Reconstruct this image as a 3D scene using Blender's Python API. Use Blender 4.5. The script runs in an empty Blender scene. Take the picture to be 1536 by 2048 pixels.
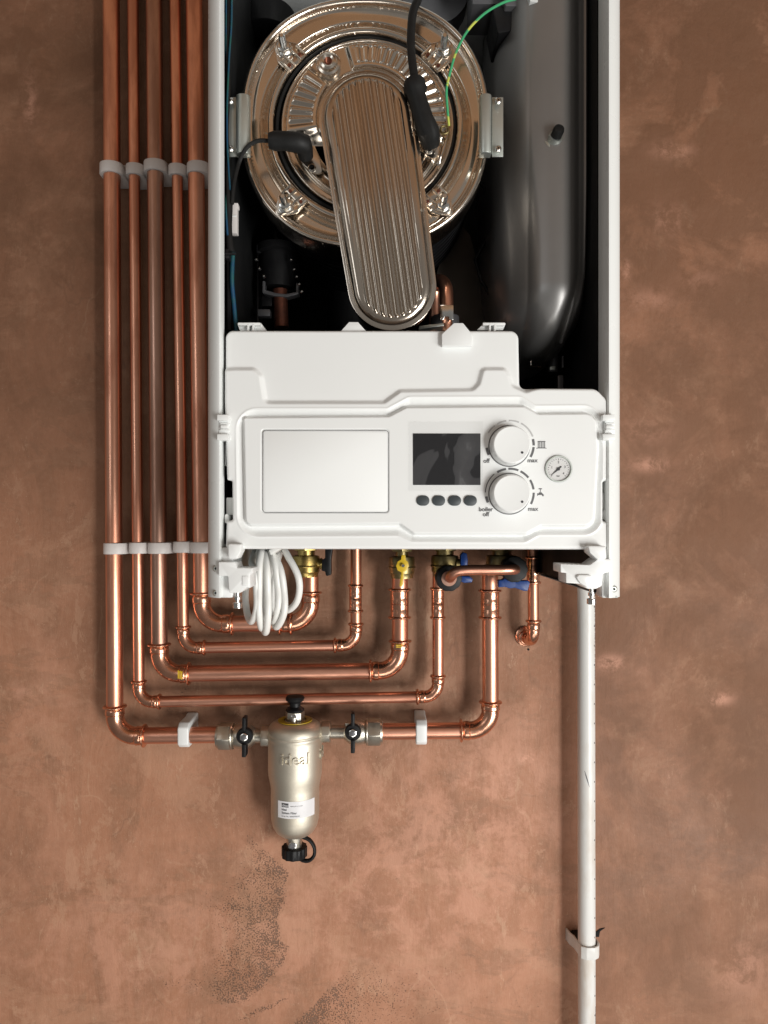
import bpy, bmesh, math, random
import numpy as np
from mathutils import Vector, Matrix, noise
random.seed(7)
PI = math.pi
# ------------------------------------------------------------------ camera / world / light
F = 1400.0; D0 = 1.02; CX = 768.0; HY = 1045.0       # focal length in photo pixels, camera to wall distance in metres
sc = bpy.context.scene
C = sc.collection
cam_d = bpy.data.cameras.new('camera'); cam = bpy.data.objects.new('camera', cam_d); C.objects.link(cam)
cam.location = (0, -D0, 0); cam.rotation_euler = (PI/2, 0, 0)
cam_d.sensor_fit = 'VERTICAL'; cam_d.sensor_height = 24; cam_d.lens = F/2048*24
cam_d.shift_y = (HY-1024)/2048
cam_d.clip_start = 0.01; cam_d.clip_end = 60
sc.camera = cam
w = bpy.data.worlds.new('World'); sc.world = w; w.use_nodes = True
wn = w.node_tree; bg = wn.nodes['Background']
tc = wn.nodes.new('ShaderNodeTexCoord'); sp = wn.nodes.new('ShaderNodeSeparateXYZ'); rp = wn.nodes.new('ShaderNodeValToRGB')
mr = wn.nodes.new('ShaderNodeMapRange'); mr.inputs[1].default_value = -1; mr.inputs[2].default_value = 1
wn.links.new(tc.outputs['Generated'], sp.inputs[0]); wn.links.new(sp.outputs[2], mr.inputs[0]); wn.links.new(mr.outputs[0], rp.inputs[0])
rp.color_ramp.elements[0].position = 0.35; rp.color_ramp.elements[0].color = (0.24, 0.225, 0.21, 1)
rp.color_ramp.elements[1].position = 0.74; rp.color_ramp.elements[1].color = (0.62, 0.37, 0.21, 1)
e_ = rp.color_ramp.elements.new(0.655); e_.color = (0.36, 0.345, 0.325, 1)
e_ = rp.color_ramp.elements.new(0.95); e_.color = (0.13, 0.08, 0.05, 1)
wn.links.new(rp.outputs[0], bg.inputs[0]); bg.inputs[1].default_value = 0.55
def area(name, loc, target, sx, sy, power, col):
    l = bpy.data.lights.new(name, 'AREA'); l.shape = 'RECTANGLE'; l.size = sx; l.size_y = sy; l.energy = power; l.color = col
    o = bpy.data.objects.new(name, l); C.objects.link(o); o.location = loc
    o.rotation_euler = (Vector(target)-Vector(loc)).to_track_quat('-Z', 'Y').to_euler()
    return o
area('window_light', (1.85, -1.75, -0.85), (0, 0, -0.15), 1.1, 1.2, 26, (1, 0.985, 0.95))
area('near_window_light', (1.22, -2.15, -0.72), (0, 0, -0.2), 0.36, 1.0, 34, (1, 0.985, 0.95))
area('reflection_light', (-1.5, -2.3, 0.55), (0, 0, 0), 0.5, 1.0, 3, (0.95, 0.98, 1))  # added lamp at left, gives streaks in the steel and copper reflections
area('low_fill_light', (0.2, -1.7, -1.7), (0, 0, -0.45), 1.2, 0.7, 7, (1, 0.96, 0.9))  # added fill lamp from below, brightens the lower wall
vs = sc.view_settings
vs.view_transform = 'Standard'; vs.look = 'None'; vs.exposure = 0.04; vs.gamma = 1; vs.use_curve_mapping = False
sc.cycles.max_bounces = 8; sc.cycles.caustics_reflective = False; sc.cycles.caustics_refractive = False
sc.cycles.sample_clamp_indirect = 4.0

# ------------------------------------------------------------------ helpers
def S(Y): return (D0+Y)/F
def W(px, py, Y):
    s = S(Y); return Vector(((px-CX)*s, Y, (HY-py)*s))
def wloc(o):
    v = Vector(o.location)
    while o.parent: o = o.parent; v += Vector(o.location)
    return v
def tagit(o, label=None, cat=None, group=None, kind=None):
    if label: o['label'] = label
    if cat: o['category'] = cat
    if group: o['group'] = group
    if kind: o['kind'] = kind
    return o
def thing(name, label, cat, loc=(0, 0, 0), group=None):
    o = bpy.data.objects.new(name, None); C.objects.link(o); o.location = loc; o.empty_display_size = .01
    return tagit(o, label, cat, group)
class MB:
    def __init__(s): s.v = []; s.f = []
    def add(s, vs, fs):
        n = len(s.v); s.v += [tuple(v) for v in vs]; s.f += [tuple(i+n for i in f) for f in fs]; return s
    def box(s, a, b):
        x0, y0, z0 = [min(a[i], b[i]) for i in range(3)]; x1, y1, z1 = [max(a[i], b[i]) for i in range(3)]
        return s.add([(x0,y0,z0),(x1,y0,z0),(x1,y1,z0),(x0,y1,z0),(x0,y0,z1),(x1,y0,z1),(x1,y1,z1),(x0,y1,z1)],
                     [(0,3,2,1),(4,5,6,7),(0,1,5,4),(1,2,6,5),(2,3,7,6),(3,0,4,7)])
    def bpx(s, x0, y0, x1, y1, Y, depth):          # box whose front face (at depth Y) covers these photo pixels
        a = W(x0, y0, Y); b = W(x1, y1, Y); return s.box(a, (b.x, Y+depth, b.z))
    def obox(s, c, ax, ay, az):                    # oriented box, half axes
        c = Vector(c); ax = Vector(ax); ay = Vector(ay); az = Vector(az)
        vs = [c+i*ax+j*ay+k*az for k in (-1,1) for i, j in ((-1,-1),(1,-1),(1,1),(-1,1))]
        return s.add(vs, [(0,3,2,1),(4,5,6,7),(0,1,5,4),(1,2,6,5),(2,3,7,6),(3,0,4,7)])
    def sweep(s, pts, rad, seg=16, cap=True, flat=None, close=False):
        pts = [Vector(p) for p in pts]; n = len(pts)
        if not hasattr(rad, '__len__'): rad = [rad]*n
        tans = []
        for i in range(n):
            a = pts[(i-1) % n] if (close or i > 0) else pts[0]; b = pts[(i+1) % n] if (close or i < n-1) else pts[-1]
            t = (b-a); tans.append(t.normalized() if t.length > 1e-9 else (tans[-1] if tans else Vector((0,0,1))))
        t0 = tans[0]; up = Vector((0,-1,0)) if abs(t0.y) < .9 else Vector((0,0,1))
        nrm = (up - t0*up.dot(t0)).normalized(); rings = []
        for i in range(n):
            if i: nrm = (nrm - tans[i]*nrm.dot(tans[i])).normalized()
            bn = tans[i].cross(nrm)
            k = flat or 1.0
            rings.append([pts[i] + rad[i]*(math.cos(a)*nrm*k + math.sin(a)*bn) for a in [2*PI*j/seg for j in range(seg)]])
        vs = [v for r in rings for v in r]; fs = []
        m = n if close else n-1
        for i in range(m):
            i2 = (i+1) % n
            for j in range(seg):
                fs.append((i*seg+j, i2*seg+j, i2*seg+(j+1) % seg, i*seg+(j+1) % seg))
        if cap and not close:
            fs.append(tuple(range(seg))); fs.append(tuple((n-1)*seg+j for j in reversed(range(seg))))
        return s.add(vs, fs)
    def cyl(s, a, b, r, seg=24, r2=None): return s.sweep([a, b], [r, r if r2 is None else r2], seg)
    def lathe(s, prof, o, ax=(0,0,1), seg=40):     # prof: (radius, distance along axis)
        o = Vector(o); ax = Vector(ax).normalized()
        return s.sweep([o+ax*(h if i == 0 or 1 else h) for i, (r, h) in enumerate(prof)], [max(r, 1e-5) for r, h in prof], seg) if False else s._lathe(prof, o, ax, seg)
    def _lathe(s, prof, o, ax, seg):
        up = Vector((0,-1,0)) if abs(ax.y) < .9 else Vector((0,0,1))
        nrm = (up-ax*up.dot(ax)).normalized(); bn = ax.cross(nrm); vs = []; fs = []; n = len(prof)
        for r, h in prof:
            r = max(r, 1e-5)
            for j in range(seg):
                a = 2*PI*j/seg; vs.append(o+ax*h+r*(math.cos(a)*nrm+math.sin(a)*bn))
        for i in range(n-1):
            for j in range(seg): fs.append((i*seg+j, (i+1)*seg+j, (i+1)*seg+(j+1) % seg, i*seg+(j+1) % seg))
        fs.append(tuple(range(seg))); fs.append(tuple((n-1)*seg+j for j in reversed(range(seg))))
        return s.add(vs, fs)
    def prism(s, outline, Y, depth, taper=0):      # outline in photo pixels on the plane Y, extruded straight back
        a = [W(x, y, Y) for x, y in outline]; n = len(a)
        b = [Vector((v.x, Y+depth, v.z)) for v in a]
        return s.add(a+b, [tuple(range(n)), tuple(range(2*n-1, n-1, -1))]+[(i, i+n, (i+1) % n+n, (i+1) % n) for i in range(n)])
    def prism3(s, pts, ext):                       # any planar polygon in 3-D extruded by a vector
        a = [Vector(p) for p in pts]; n = len(a); b = [p+Vector(ext) for p in a]
        return s.add(a+b, [tuple(range(n)), tuple(range(2*n-1, n-1, -1))]+[(i, i+n, (i+1) % n+n, (i+1) % n) for i in range(n)])
    def build(s, name, m, parent=None, bevel=0, seg=2, angle=32, smooth=True):
        me = bpy.data.meshes.new(name); off = wloc(parent) if parent else Vector((0,0,0))
        me.from_pydata([(v[0]-off.x, v[1]-off.y, v[2]-off.z) for v in s.v], [], s.f)
        bm = bmesh.new(); bm.from_mesh(me); bmesh.ops.recalc_face_normals(bm, faces=bm.faces)
        if bevel:
            es = [e for e in bm.edges if len(e.link_faces) == 2 and e.calc_face_angle(0) > math.radians(28)]
            bmesh.ops.bevel(bm, geom=es, offset=bevel, segments=seg, profile=.5, affect='EDGES', clamp_overlap=True)
        bm.to_mesh(me); bm.free()
        if smooth:
            me.shade_smooth(); me.set_sharp_from_angle(angle=math.radians(angle))
        me.materials.append(m)
        o = bpy.data.objects.new(name, me); C.objects.link(o)
        if parent: o.parent = parent
        return o
def rpoly(pts, n=6):
    out = []; N = len(pts)
    for i, p in enumerate(pts):
        x, y = p[0], p[1]; r = p[2] if len(p) > 2 else 0
        if r <= 0: out.append((x, y)); continue
        a = Vector(pts[i-1][:2])-Vector((x, y)); b = Vector(pts[(i+1) % N][:2])-Vector((x, y))
        la, lb = a.length, b.length; a.normalize(); b.normalize()
        ang = a.angle(b); t = min(r/math.tan(ang/2), la*.49, lb*.49); r = t*math.tan(ang/2)
        c = Vector((x, y))+(a+b).normalized()*(r/math.sin(ang/2))
        p0 = Vector((x, y))+a*t; p1 = Vector((x, y))+b*t
        a0 = math.atan2(p0.y-c.y, p0.x-c.x); a1 = math.atan2(p1.y-c.y, p1.x-c.x); d = (a1-a0+PI) % (2*PI)-PI
        for k in range(n+1):
            q = a0+d*k/n; out.append((c.x+r*math.cos(q), c.y+r*math.sin(q)))
    return out
def rrect(x0, y0, x1, y1, r, n=6): return rpoly([(x0,y0,r),(x1,y0,r),(x1,y1,r),(x0,y1,r)], n)
def circ(cx, cy, r, n=48, ry=None): return [(cx+r*math.cos(2*PI*i/n), cy+(ry or r)*math.sin(2*PI*i/n)) for i in range(n)]
def stadium(c1, r1, c2, r2, n=24):
    a = math.atan2(c2[1]-c1[1], c2[0]-c1[0]); out = []
    for k in range(n+1): q = a+PI/2+PI*k/n; out.append((c1[0]+r1*math.cos(q), c1[1]+r1*math.sin(q)))
    for k in range(n+1): q = a-PI/2+PI*k/n; out.append((c2[0]+r2*math.cos(q), c2[1]+r2*math.sin(q)))
    return out
def sdf(poly, X, Y):
    d = np.full(X.shape, 1e9); inside = np.zeros(X.shape, bool); n = len(poly)
    for i in range(n):
        x0, y0 = poly[i]; x1, y1 = poly[(i+1) % n]; ex, ey = x1-x0, y1-y0; L = ex*ex+ey*ey
        if L < 1e-12: continue
        t = np.clip(((X-x0)*ex+(Y-y0)*ey)/L, 0, 1)
        d = np.minimum(d, (X-x0-t*ex)**2+(Y-y0-t*ey)**2)
        c = (y0 > Y) != (y1 > Y)
        if y1 != y0: inside ^= c & (X < ex*(Y-y0)/(y1-y0)+x0)
    d = np.sqrt(d); return np.where(inside, -d, d)
def sm(e0, e1, x):
    t = np.clip((x-e0)/(e1-e0), 0, 1); return t*t*(3-2*t)
def hfield(name, outline, Y0, hf, cell, back, m, parent, hole=None, rot=0):
    """pressed sheet: a fine grid trimmed to an outline (photo pixels on plane Y0), raised by hf (metres), with a skirt going back"""
    cr, sr = math.cos(rot), math.sin(rot)
    xs = [p[0]*cr+p[1]*sr for p in outline]; ys = [-p[0]*sr+p[1]*cr for p in outline]
    gx = np.arange(min(xs)-2*cell, max(xs)+2*cell, cell); gy = np.arange(min(ys)-2*cell, max(ys)+2*cell, cell)
    U, V_ = np.meshgrid(gx, gy); X = U*cr-V_*sr; Y = U*sr+V_*cr; D = sdf(outline, X, Y)
    if hole is not None: D = np.maximum(D, -sdf(hole, X, Y))
    gv, gu = np.gradient(D, cell); g0 = gu*cr-gv*sr; g1 = gu*sr+gv*cr; gl = np.sqrt(g0**2+g1**2)+1e-6
    sn = (D > -0.3*cell) & (D < 1.5*cell)
    X2 = np.where(sn, X-D*g0/gl, X); Y2 = np.where(sn, Y-D*g1/gl, Y); Dn = np.where(sn, 0, D)
    H = hf(X2, Y2, -Dn)
    s = S(Y0); VX = (X2-CX)*s; VZ = (HY-Y2)*s; VY = Y0-H
    ok = D < 1.5*cell; R, Q = X.shape
    idx = np.arange(R*Q).reshape(R, Q)
    q = np.stack([idx[:-1,:-1], idx[1:,:-1], idx[1:,1:], idx[:-1,1:]], -1).reshape(-1, 4)
    okf = ok.ravel()[q].all(1) & (D.ravel()[q].min(1) < -0.01)
    q = q[okf]
    V = np.stack([VX.ravel(), VY.ravel(), VZ.ravel()], 1)
    used = np.unique(q); mp = -np.ones(R*Q, int); mp[used] = np.arange(len(used)); V = V[used]; q = mp[q]
    e = np.concatenate([q[:, [0,1]], q[:, [1,2]], q[:, [2,3]], q[:, [3,0]]])
    key = np.sort(e, 1); k2 = key[:,0]*len(V)+key[:,1]; u, inv, cnt = np.unique(k2, return_inverse=True, return_counts=True)
    be = e[cnt[inv] == 1]; bv = np.unique(be); m2 = -np.ones(len(V), int); m2[bv] = np.arange(len(bv))+len(V)
    VB = V[bv].copy(); VB[:,1] = Y0+back
    sk = np.stack([be[:,1], be[:,0], m2[be[:,0]], m2[be[:,1]]], 1)
    off = wloc(parent) if parent else Vector((0,0,0))
    V = np.concatenate([V, VB])-np.array(off)
    me = bpy.data.meshes.new(name); me.from_pydata(V.tolist(), [], np.concatenate([q, sk]).tolist())
    me.shade_smooth(); me.set_sharp_from_angle(angle=math.radians(50)); me.materials.append(m)
    o = bpy.data.objects.new(name, me); C.objects.link(o)
    if parent: o.parent = parent
    return o
def crom(pts, n=10, close=False):
    P = [Vector(p) for p in pts]; out = []; N = len(P)
    for i in range(N if close else N-1):
        if close: p0, p1, p2, p3 = P[i-1], P[i], P[(i+1) % N], P[(i+2) % N]
        else: p0, p1, p2, p3 = P[max(i-1,0)], P[i], P[i+1], P[min(i+2,N-1)]
        for k in range(n):
            t = k/n; out.append(.5*((2*p1)+(p2-p0)*t+(2*p0-5*p1+4*p2-p3)*t*t+(3*p1-p0-3*p2+p3)*t**3))
    if not close: out.append(P[-1])
    return out
def wire(pts, r, name, m, parent, seg=10, n=10, flat=None):
    return MB().sweep(crom([W(*p) for p in pts], n), r, seg, flat=flat).build(name, m, parent, angle=60)
def text(name, s, px, py, Y, size, m, parent, align='CENTER', bend=None, ext=0.00005, bold=0, rot=0):
    cu = bpy.data.curves.new(name, 'FONT'); cu.body = s; cu.size = size*S(Y)*1.0; cu.align_x = align; cu.align_y = 'CENTER'
    cu.extrude = ext; cu.offset = bold; cu.resolution_u = 3
    to = bpy.data.objects.new(name, cu); C.objects.link(to)
    dg = bpy.context.evaluated_depsgraph_get(); me = bpy.data.meshes.new_from_object(to.evaluated_get(dg))
    bpy.data.objects.remove(to); bpy.data.curves.remove(cu)
    c = W(px, py, Y); off = wloc(parent) if parent else Vector((0,0,0)); cr, sr = math.cos(rot), math.sin(rot)
    for v in me.vertices:
        x, z, h = v.co.x*cr-v.co.y*sr, v.co.x*sr+v.co.y*cr, v.co.z
        if bend:                                    # bend = (axis x, axis y, radius)
            a = (c.x+x-bend[0])/bend[2]; rr = bend[2]+h+ext
            p = Vector((bend[0]+rr*math.sin(a), bend[1]-rr*math.cos(a), c.z+z))
        else: p = Vector((c.x+x, c.y-h, c.z+z))
        v.co = p-off
    me.materials.clear(); me.materials.append(m)
    o = bpy.data.objects.new(name, me); C.objects.link(o)
    if parent: o.parent = parent
    return o

# ------------------------------------------------------------------ materials
def nd(t, ty, **k):
    n = t.nodes.new(ty)
    for a, b in k.items(): setattr(n, a, b)
    return n
def mat(name, col, metal=0, rough=.5, col2=None, nscale=30, namt=.5, rvar=.1, bump=0, bscale=200, coat=0, stretch=(1,1,1), spec=.5, trans=0, aniso=0, thr=(.4,.65)):
    m = bpy.data.materials.new(name); m.use_nodes = True; t = m.node_tree; b = t.nodes['Principled BSDF']
    b.inputs['Metallic'].default_value = metal; b.inputs['Roughness'].default_value = rough
    b.inputs['Coat Weight'].default_value = coat; b.inputs['Specular IOR Level'].default_value = spec
    b.inputs['Transmission Weight'].default_value = trans
    tc = nd(t, 'ShaderNodeTexCoord'); mp = nd(t, 'ShaderNodeMapping'); mp.inputs['Scale'].default_value = stretch
    t.links.new(tc.outputs['Object'], mp.inputs[0])
    n = nd(t, 'ShaderNodeTexNoise'); n.inputs['Scale'].default_value = nscale; n.inputs['Detail'].default_value = 6; n.inputs['Roughness'].default_value = .6
    t.links.new(mp.outputs[0], n.inputs[0])
    mx = nd(t, 'ShaderNodeMix', data_type='RGBA'); mx.inputs[6].default_value = (*col, 1)
    c2 = col2 or tuple(c*.8 for c in col); mx.inputs[7].default_value = (*c2, 1)
    r = nd(t, 'ShaderNodeMapRange'); r.inputs[1].default_value = thr[0]; r.inputs[2].default_value = thr[1]; r.inputs[4].default_value = namt
    t.links.new(n.outputs[0], r.inputs[0]); t.links.new(r.outputs[0], mx.inputs[0]); t.links.new(mx.outputs[2], b.inputs['Base Color'])
    r2 = nd(t, 'ShaderNodeMapRange'); r2.inputs[1].default_value = .3; r2.inputs[2].default_value = .7
    r2.inputs[3].default_value = max(.02, rough-rvar); r2.inputs[4].default_value = rough+rvar
    t.links.new(n.outputs[0], r2.inputs[0]); t.links.new(r2.outputs[0], b.inputs['Roughness'])
    if bump:
        n2 = nd(t, 'ShaderNodeTexNoise'); n2.inputs['Scale'].default_value = bscale; n2.inputs['Detail'].default_value = 3
        t.links.new(mp.outputs[0], n2.inputs[0])
        bp = nd(t, 'ShaderNodeBump'); bp.inputs['Strength'].default_value = 1; bp.inputs['Distance'].default_value = bump
        t.links.new(n2.outputs[0], bp.inputs['Height']); t.links.new(bp.outputs[0], b.inputs['Normal'])
    return m
M = {}
M['copper'] = mat('copper_pipe', (.92,.47,.32), 1, .35, (.5,.2,.12), 40, .55, .1, 0, 260, stretch=(1,1,.16), thr=(.46,.58))
M['copper_h'] = mat('copper_pipe_level', (.86,.44,.31), 1, .38, (.45,.19,.12), 34, .85, .1, 0, 260, stretch=(.2,1,1), thr=(.46,.6))
M['copper_old'] = mat('tarnished_copper', (.62,.38,.29), 1, .36, (.32,.17,.12), 34, .65, .1, 0, 240, stretch=(1,1,.16), thr=(.42,.58))
M['copper_fit'] = mat('bright_copper_fitting', (.86,.46,.31), 1, .24, (.60,.28,.18), 60, .7, .07, .0002, 150)
M['steel'] = mat('polished_stainless', (.78,.70,.61), 1, .19, (.68,.60,.51), 25, .5, .05, .00005, 60)
M['steel_brush'] = mat('pressed_stainless', (.70,.62,.53), 1, .2, (.5,.42,.35), 55, .8, .05, 0, 200, stretch=(1,1,.05))
M['zinc'] = mat('zinc_plate', (.62,.66,.62), .85, .42, (.5,.53,.5), 40, .5, .08)
M['chrome'] = mat('bright_screw', (.8,.8,.78), 1, .16, None, 60, .4)
M['brass'] = mat('valve_brass', (.50,.37,.13), 1, .3, (.36,.25,.08), 45, .7, .08, .0001, 300)
M['brass_dull'] = mat('dull_brass', (.36,.30,.15), 1, .36, (.27,.2,.08), 45, .7, .08, .0001, 300)
M['nickel'] = mat('nickel_fitting', (.60,.57,.50), 1, .38, (.46,.42,.35), 60, .6, .08, .0002, 250)
M['satin'] = mat('satin_nickel', (.68,.635,.54), 1, .53, (.57,.52,.43), 40, .5, .05, .0001, 700)
M['white'] = mat('white_plastic', (.81,.825,.82), 0, .38, (.785,.80,.795), 14, .5, .05, .00003, 300, coat=.04)
M['facia'] = mat('facia_plastic', (.83,.845,.84), 0, .22, (.81,.825,.82), 10, .4, .05, 0, coat=.3)
M['paint'] = mat('white_enamel', (.78,.80,.79), 0, .3, (.75,.77,.76), 8, .5, .06, .00004, 200)
M['greymetal'] = mat('grey_inner_steel', (.42,.45,.45), .3, .5, (.33,.35,.35), 20, .5)
M['nylon'] = mat('clip_nylon', (.75,.71,.69), 0, .45, (.68,.64,.62), 40, .5, .05, .0001, 300)
M['cable'] = mat('white_cable', (.84,.84,.81), 0, .36, (.8,.79,.75), 60, .4, .05, .00005, 400)
M['upvc'] = mat('white_waste_plastic', (.70,.70,.68), 0, .33, (.50,.40,.31), 26, .75, .08, .00005, 200, thr=(.50,.72), stretch=(1,1,.3))
M['black'] = mat('black_plastic', (.008,.008,.009), 0, .45, (.013,.013,.013), 50, .5, .1, spec=.25)
M['rubber'] = mat('black_rubber', (.011,.011,.011), 0, .5, (.018,.018,.018), 60, .5, .08, .0001, 300, spec=.25)
M['darkmetal'] = mat('dark_inner_metal', (.011,.0115,.012), 0, .5, (.016,.016,.016), 20, .5, .08, spec=.2)
M['baffle'] = mat('dull_baffle', (.075,.062,.05), .5, .45, (.05,.04,.032), 20, .5, .08)
M['vessel'] = mat('gunmetal_paint', (.29,.285,.28), .6, .37, (.24,.235,.23), 8, .5, .04, .00003, 60)
M['blue'] = mat('blue_lever', (.008,.045,.21), 0, .4, (.006,.035,.16), 60, .5)
M['yellow'] = mat('yellow_lever', (.75,.5,.03), 0, .38, (.6,.38,.02), 60, .5)
M['print'] = mat('grey_print', (.12,.12,.125), 0, .5)
M['faint'] = mat('faint_print', (.52,.52,.52), 0, .4)
M['ink'] = mat('black_ink', (.03,.03,.035), 0, .5)
M['button'] = mat('button_rubber', (.045,.055,.06), 0, .5)
M['label'] = mat('label_paper', (.8,.8,.82), 0, .4)
M['green'] = mat('green_wire', (.05,.38,.16), 0, .4, (.55,.6,.1), 55, 1, .05, thr=(.54,.56))
M['bluewire'] = mat('blue_wire', (.01,.06,.13), 0, .5, (.01,.1,.06), 60, .8)
M['hole'] = mat('dark_gap', (.004,.004,.004), 0, .9)
M['slate'] = mat('grey_bracket', (.16,.16,.17), .5, .45)
M['redcopper'] = mat('painted_copper', (.22,.08,.05), .7, .4, (.1,.04,.03), 80, .8)
M['dial'] = mat('gauge_face', (.8,.8,.79), 0, .4)
# glass: clear film and gauge lens
def glass(name, rough, alpha):
    m = bpy.data.materials.new(name); m.use_nodes = True; t = m.node_tree
    for n in list(t.nodes):
        if n.type == 'BSDF_PRINCIPLED': t.nodes.remove(n)
    o = [n for n in t.nodes if n.type == 'OUTPUT_MATERIAL'][0]
    a = nd(t, 'ShaderNodeBsdfTransparent'); b = nd(t, 'ShaderNodeBsdfGlossy'); b.inputs['Roughness'].default_value = rough
    x = nd(t, 'ShaderNodeMixShader'); x.inputs[0].default_value = alpha
    t.links.new(a.outputs[0], x.inputs[1]); t.links.new(b.outputs[0], x.inputs[2]); t.links.new(x.outputs[0], o.inputs[0]); return m
M['film'] = glass('clear_film', .06, .025); M['lens'] = glass('gauge_lens', .03, .04)
# LCD under wrinkled film
def lcd():
    m = bpy.data.materials.new('screen'); m.use_nodes = True; t = m.node_tree; b = t.nodes['Principled BSDF']
    tc = nd(t, 'ShaderNodeTexCoord'); mp = nd(t, 'ShaderNodeMapping'); mp.inputs['Scale'].default_value = (1, 1, .45); t.links.new(tc.outputs['Object'], mp.inputs[0])
    n = nd(t, 'ShaderNodeTexNoise'); n.inputs['Scale'].default_value = 24; n.inputs['Detail'].default_value = 3; n.inputs['Distortion'].default_value = .9
    t.links.new(mp.outputs[0], n.inputs[0])
    r = nd(t, 'ShaderNodeValToRGB'); r.color_ramp.interpolation = 'LINEAR'
    e = r.color_ramp.elements; e[0].position = .45; e[0].color = (.012,.012,.014,1); e[1].position = .75; e[1].color = (.12,.12,.125,1)
    k = e.new(.465); k.color = (.045,.045,.048,1); k = e.new(.60); k.color = (.06,.06,.063,1); k = e.new(.63); k.color = (.10,.10,.104,1); k = e.new(.67); k.color = (.055,.055,.058,1)
    t.links.new(n.outputs[0], r.inputs[0]); t.links.new(r.outputs[0], b.inputs['Base Color'])
    b.inputs['Roughness'].default_value = .28
    bp = nd(t, 'ShaderNodeBump'); bp.inputs['Distance'].default_value = .0006; t.links.new(n.outputs[0], bp.inputs['Height']); t.links.new(bp.outputs[0], b.inputs['Normal'])
    return m
M['lcd'] = lcd()

# ------------------------------------------------------------------ wall
def make_wall():
    x0, x1, y0, y1 = -40, 1580, -30, 2080; cell = 6
    gx = np.concatenate([[-3600, -2000, -900, -350], np.arange(x0, x1+1, cell), [1900, 2500, 3400, 5000]])
    gy = np.concatenate([[-4200, -2400, -1100, -400], np.arange(y0, y1+1, cell), [2400, 2900, 3700, 5200]])
    X, Y = np.meshgrid(gx, gy); s = S(0)
    def P(pts, soft):   # soft mask from polygon
        d = sdf(pts, X, Y); return 1-sm(-soft, soft*.25, d)
    rng = np.random.RandomState(3)
    dust = np.zeros(X.shape)
    a = [(468,1632),(500,1668),(545,1712),(578,1742),(572,1800),(556,1835),(562,1880),(580,1895),(565,1930),(530,1972),(490,2008),(400,2012),(330,1990),(300,1955),(400,1930),(430,1880),(385,1835),(380,1790),(440,1745),(478,1705),(470,1665)]
    def pl(pts):
        d = np.full(X.shape, 1e9)
        for (x0, y0), (x1, y1) in zip(pts[:-1], pts[1:]):
            t = np.clip(((X-x0)*(x1-x0)+(Y-y0)*(y1-y0))/((x1-x0)**2+(y1-y0)**2), 0, 1)
            d = np.minimum(d, np.hypot(X-x0-t*(x1-x0), Y-y0-t*(y1-y0)))
        return d
    inn = 1-sm(-6, 6, sdf(a, X, Y)); dust = np.maximum(dust, inn*(.30+.5*np.exp(-pl(a[:11])/90))*(1-.6*sm(60, 5, np.abs(pl(a[11:])))) + .15*np.exp(-((X-420)/90)**2-((Y-1900)/90)**2))
    dust = np.maximum(dust, .85*np.exp(-((X-490)/70)**2-((Y-1815)/9)**2)+.25*np.exp(-((X-560)/40)**2-((Y-1812)/16)**2))
    dust = np.maximum(dust, .8*np.exp(-((X-505)/40)**2-((Y-1952)/15)**2))
    b = [(560,2075),(625,2010),(690,1940),(760,1905),(900,1920),(1000,1990),(1000,2090)]
    dust = np.maximum(dust, (1-sm(-8, 8, sdf(b, X, Y)))*(.2+.8*np.exp(-pl(b[:4])/85)*sm(1890, 2030, Y)))
    dust = np.maximum(dust, .85*np.exp(-pl([(480,2040),(540,2012),(575,1995)])/7)*sm(1990, 2000, Y))
    dust = np.maximum(dust, .45*np.exp(-((X-350)/50)**2-((Y-1965)/22)**2))
    dust = np.maximum(dust, .35*P([(1020,1960),(1120,1930),(1160,1990),(1060,2050),(980,2040)], 40))
    dust = np.maximum(dust, .45*P([(300,1420),(380,1340),(400,1400),(330,1450)], 22))
    dust *= (X > 0)
    # dampness at right, darker zone below the boiler, and the pinker dry area (bottom)
    damp_shade = 1.25*sm(1110, 1215, X)*(1-.2*sm(1500, 2000, Y))+.25*np.exp(-((X-700)/420)**2-((Y-1300)/180)**2)
    for cx, cy, rx, ry, k in [(1430,110,70,60,.6),(1510,170,60,110,.6),(1350,520,60,40,.45),(1480,300,80,40,.4),(1330,740,70,70,.3),(1500,760,60,120,.25),(1290,1120,30,80,.2),(1420,1000,40,60,.25),(1500,1600,70,200,.35),(70,150,60,90,.3),(40,700,120,300,.2)]:
        damp_shade = damp_shade+k*np.exp(-((X-cx)/rx)**2-((Y-cy)/ry)**2)
    damp_shade = damp_shade+1.15*(1-sm(300, 1450, Y))*(1-sm(300, 500, X))+.35*(1-sm(0, 900, Y))*sm(1100, 1250, X)  # upper left: boiler's shade painted into the colour; upper right: more dampness
    light = np.zeros(X.shape)
    for cx, cy, rx, ry, k in [(850,1750,260,240,.8),(300,1900,300,160,.6),(90,1450,90,200,.35),(1000,1560,100,160,.5),(1340,440,40,30,.5),(1300,600,50,22,.5),(1290,860,50,26,.45),(1400,560,40,22,.35),(1480,1940,60,60,.6),(1435,1398,28,12,1.3),(1222,1326,26,14,1.3),(1290,1345,14,8,1.0),(1350,1560,16,22,1.0),(1440,1590,16,10,.9),(1055,1517,16,7,.9),(1250,540,10,22,.9),(1345,300,36,16,.9),(60,210,14,60,.8),(55,1385,26,10,.8),(760,1900,50,10,.7),(1300,930,40,14,.9)]:
        light = light+k*np.exp(-((X-cx)/rx)**2-((Y-cy)/ry)**2)
    V = np.stack([(X.ravel()-CX)*s, np.zeros(X.size), (HY-Y.ravel())*s], 1)
    R, Q = X.shape; idx = np.arange(R*Q).reshape(R, Q)
    q = np.stack([idx[:-1,:-1], idx[1:,:-1], idx[1:,1:], idx[:-1,1:]], -1).reshape(-1, 4)
    me = bpy.data.meshes.new('wall'); me.from_pydata(V.tolist(), [], q.tolist())
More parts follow.
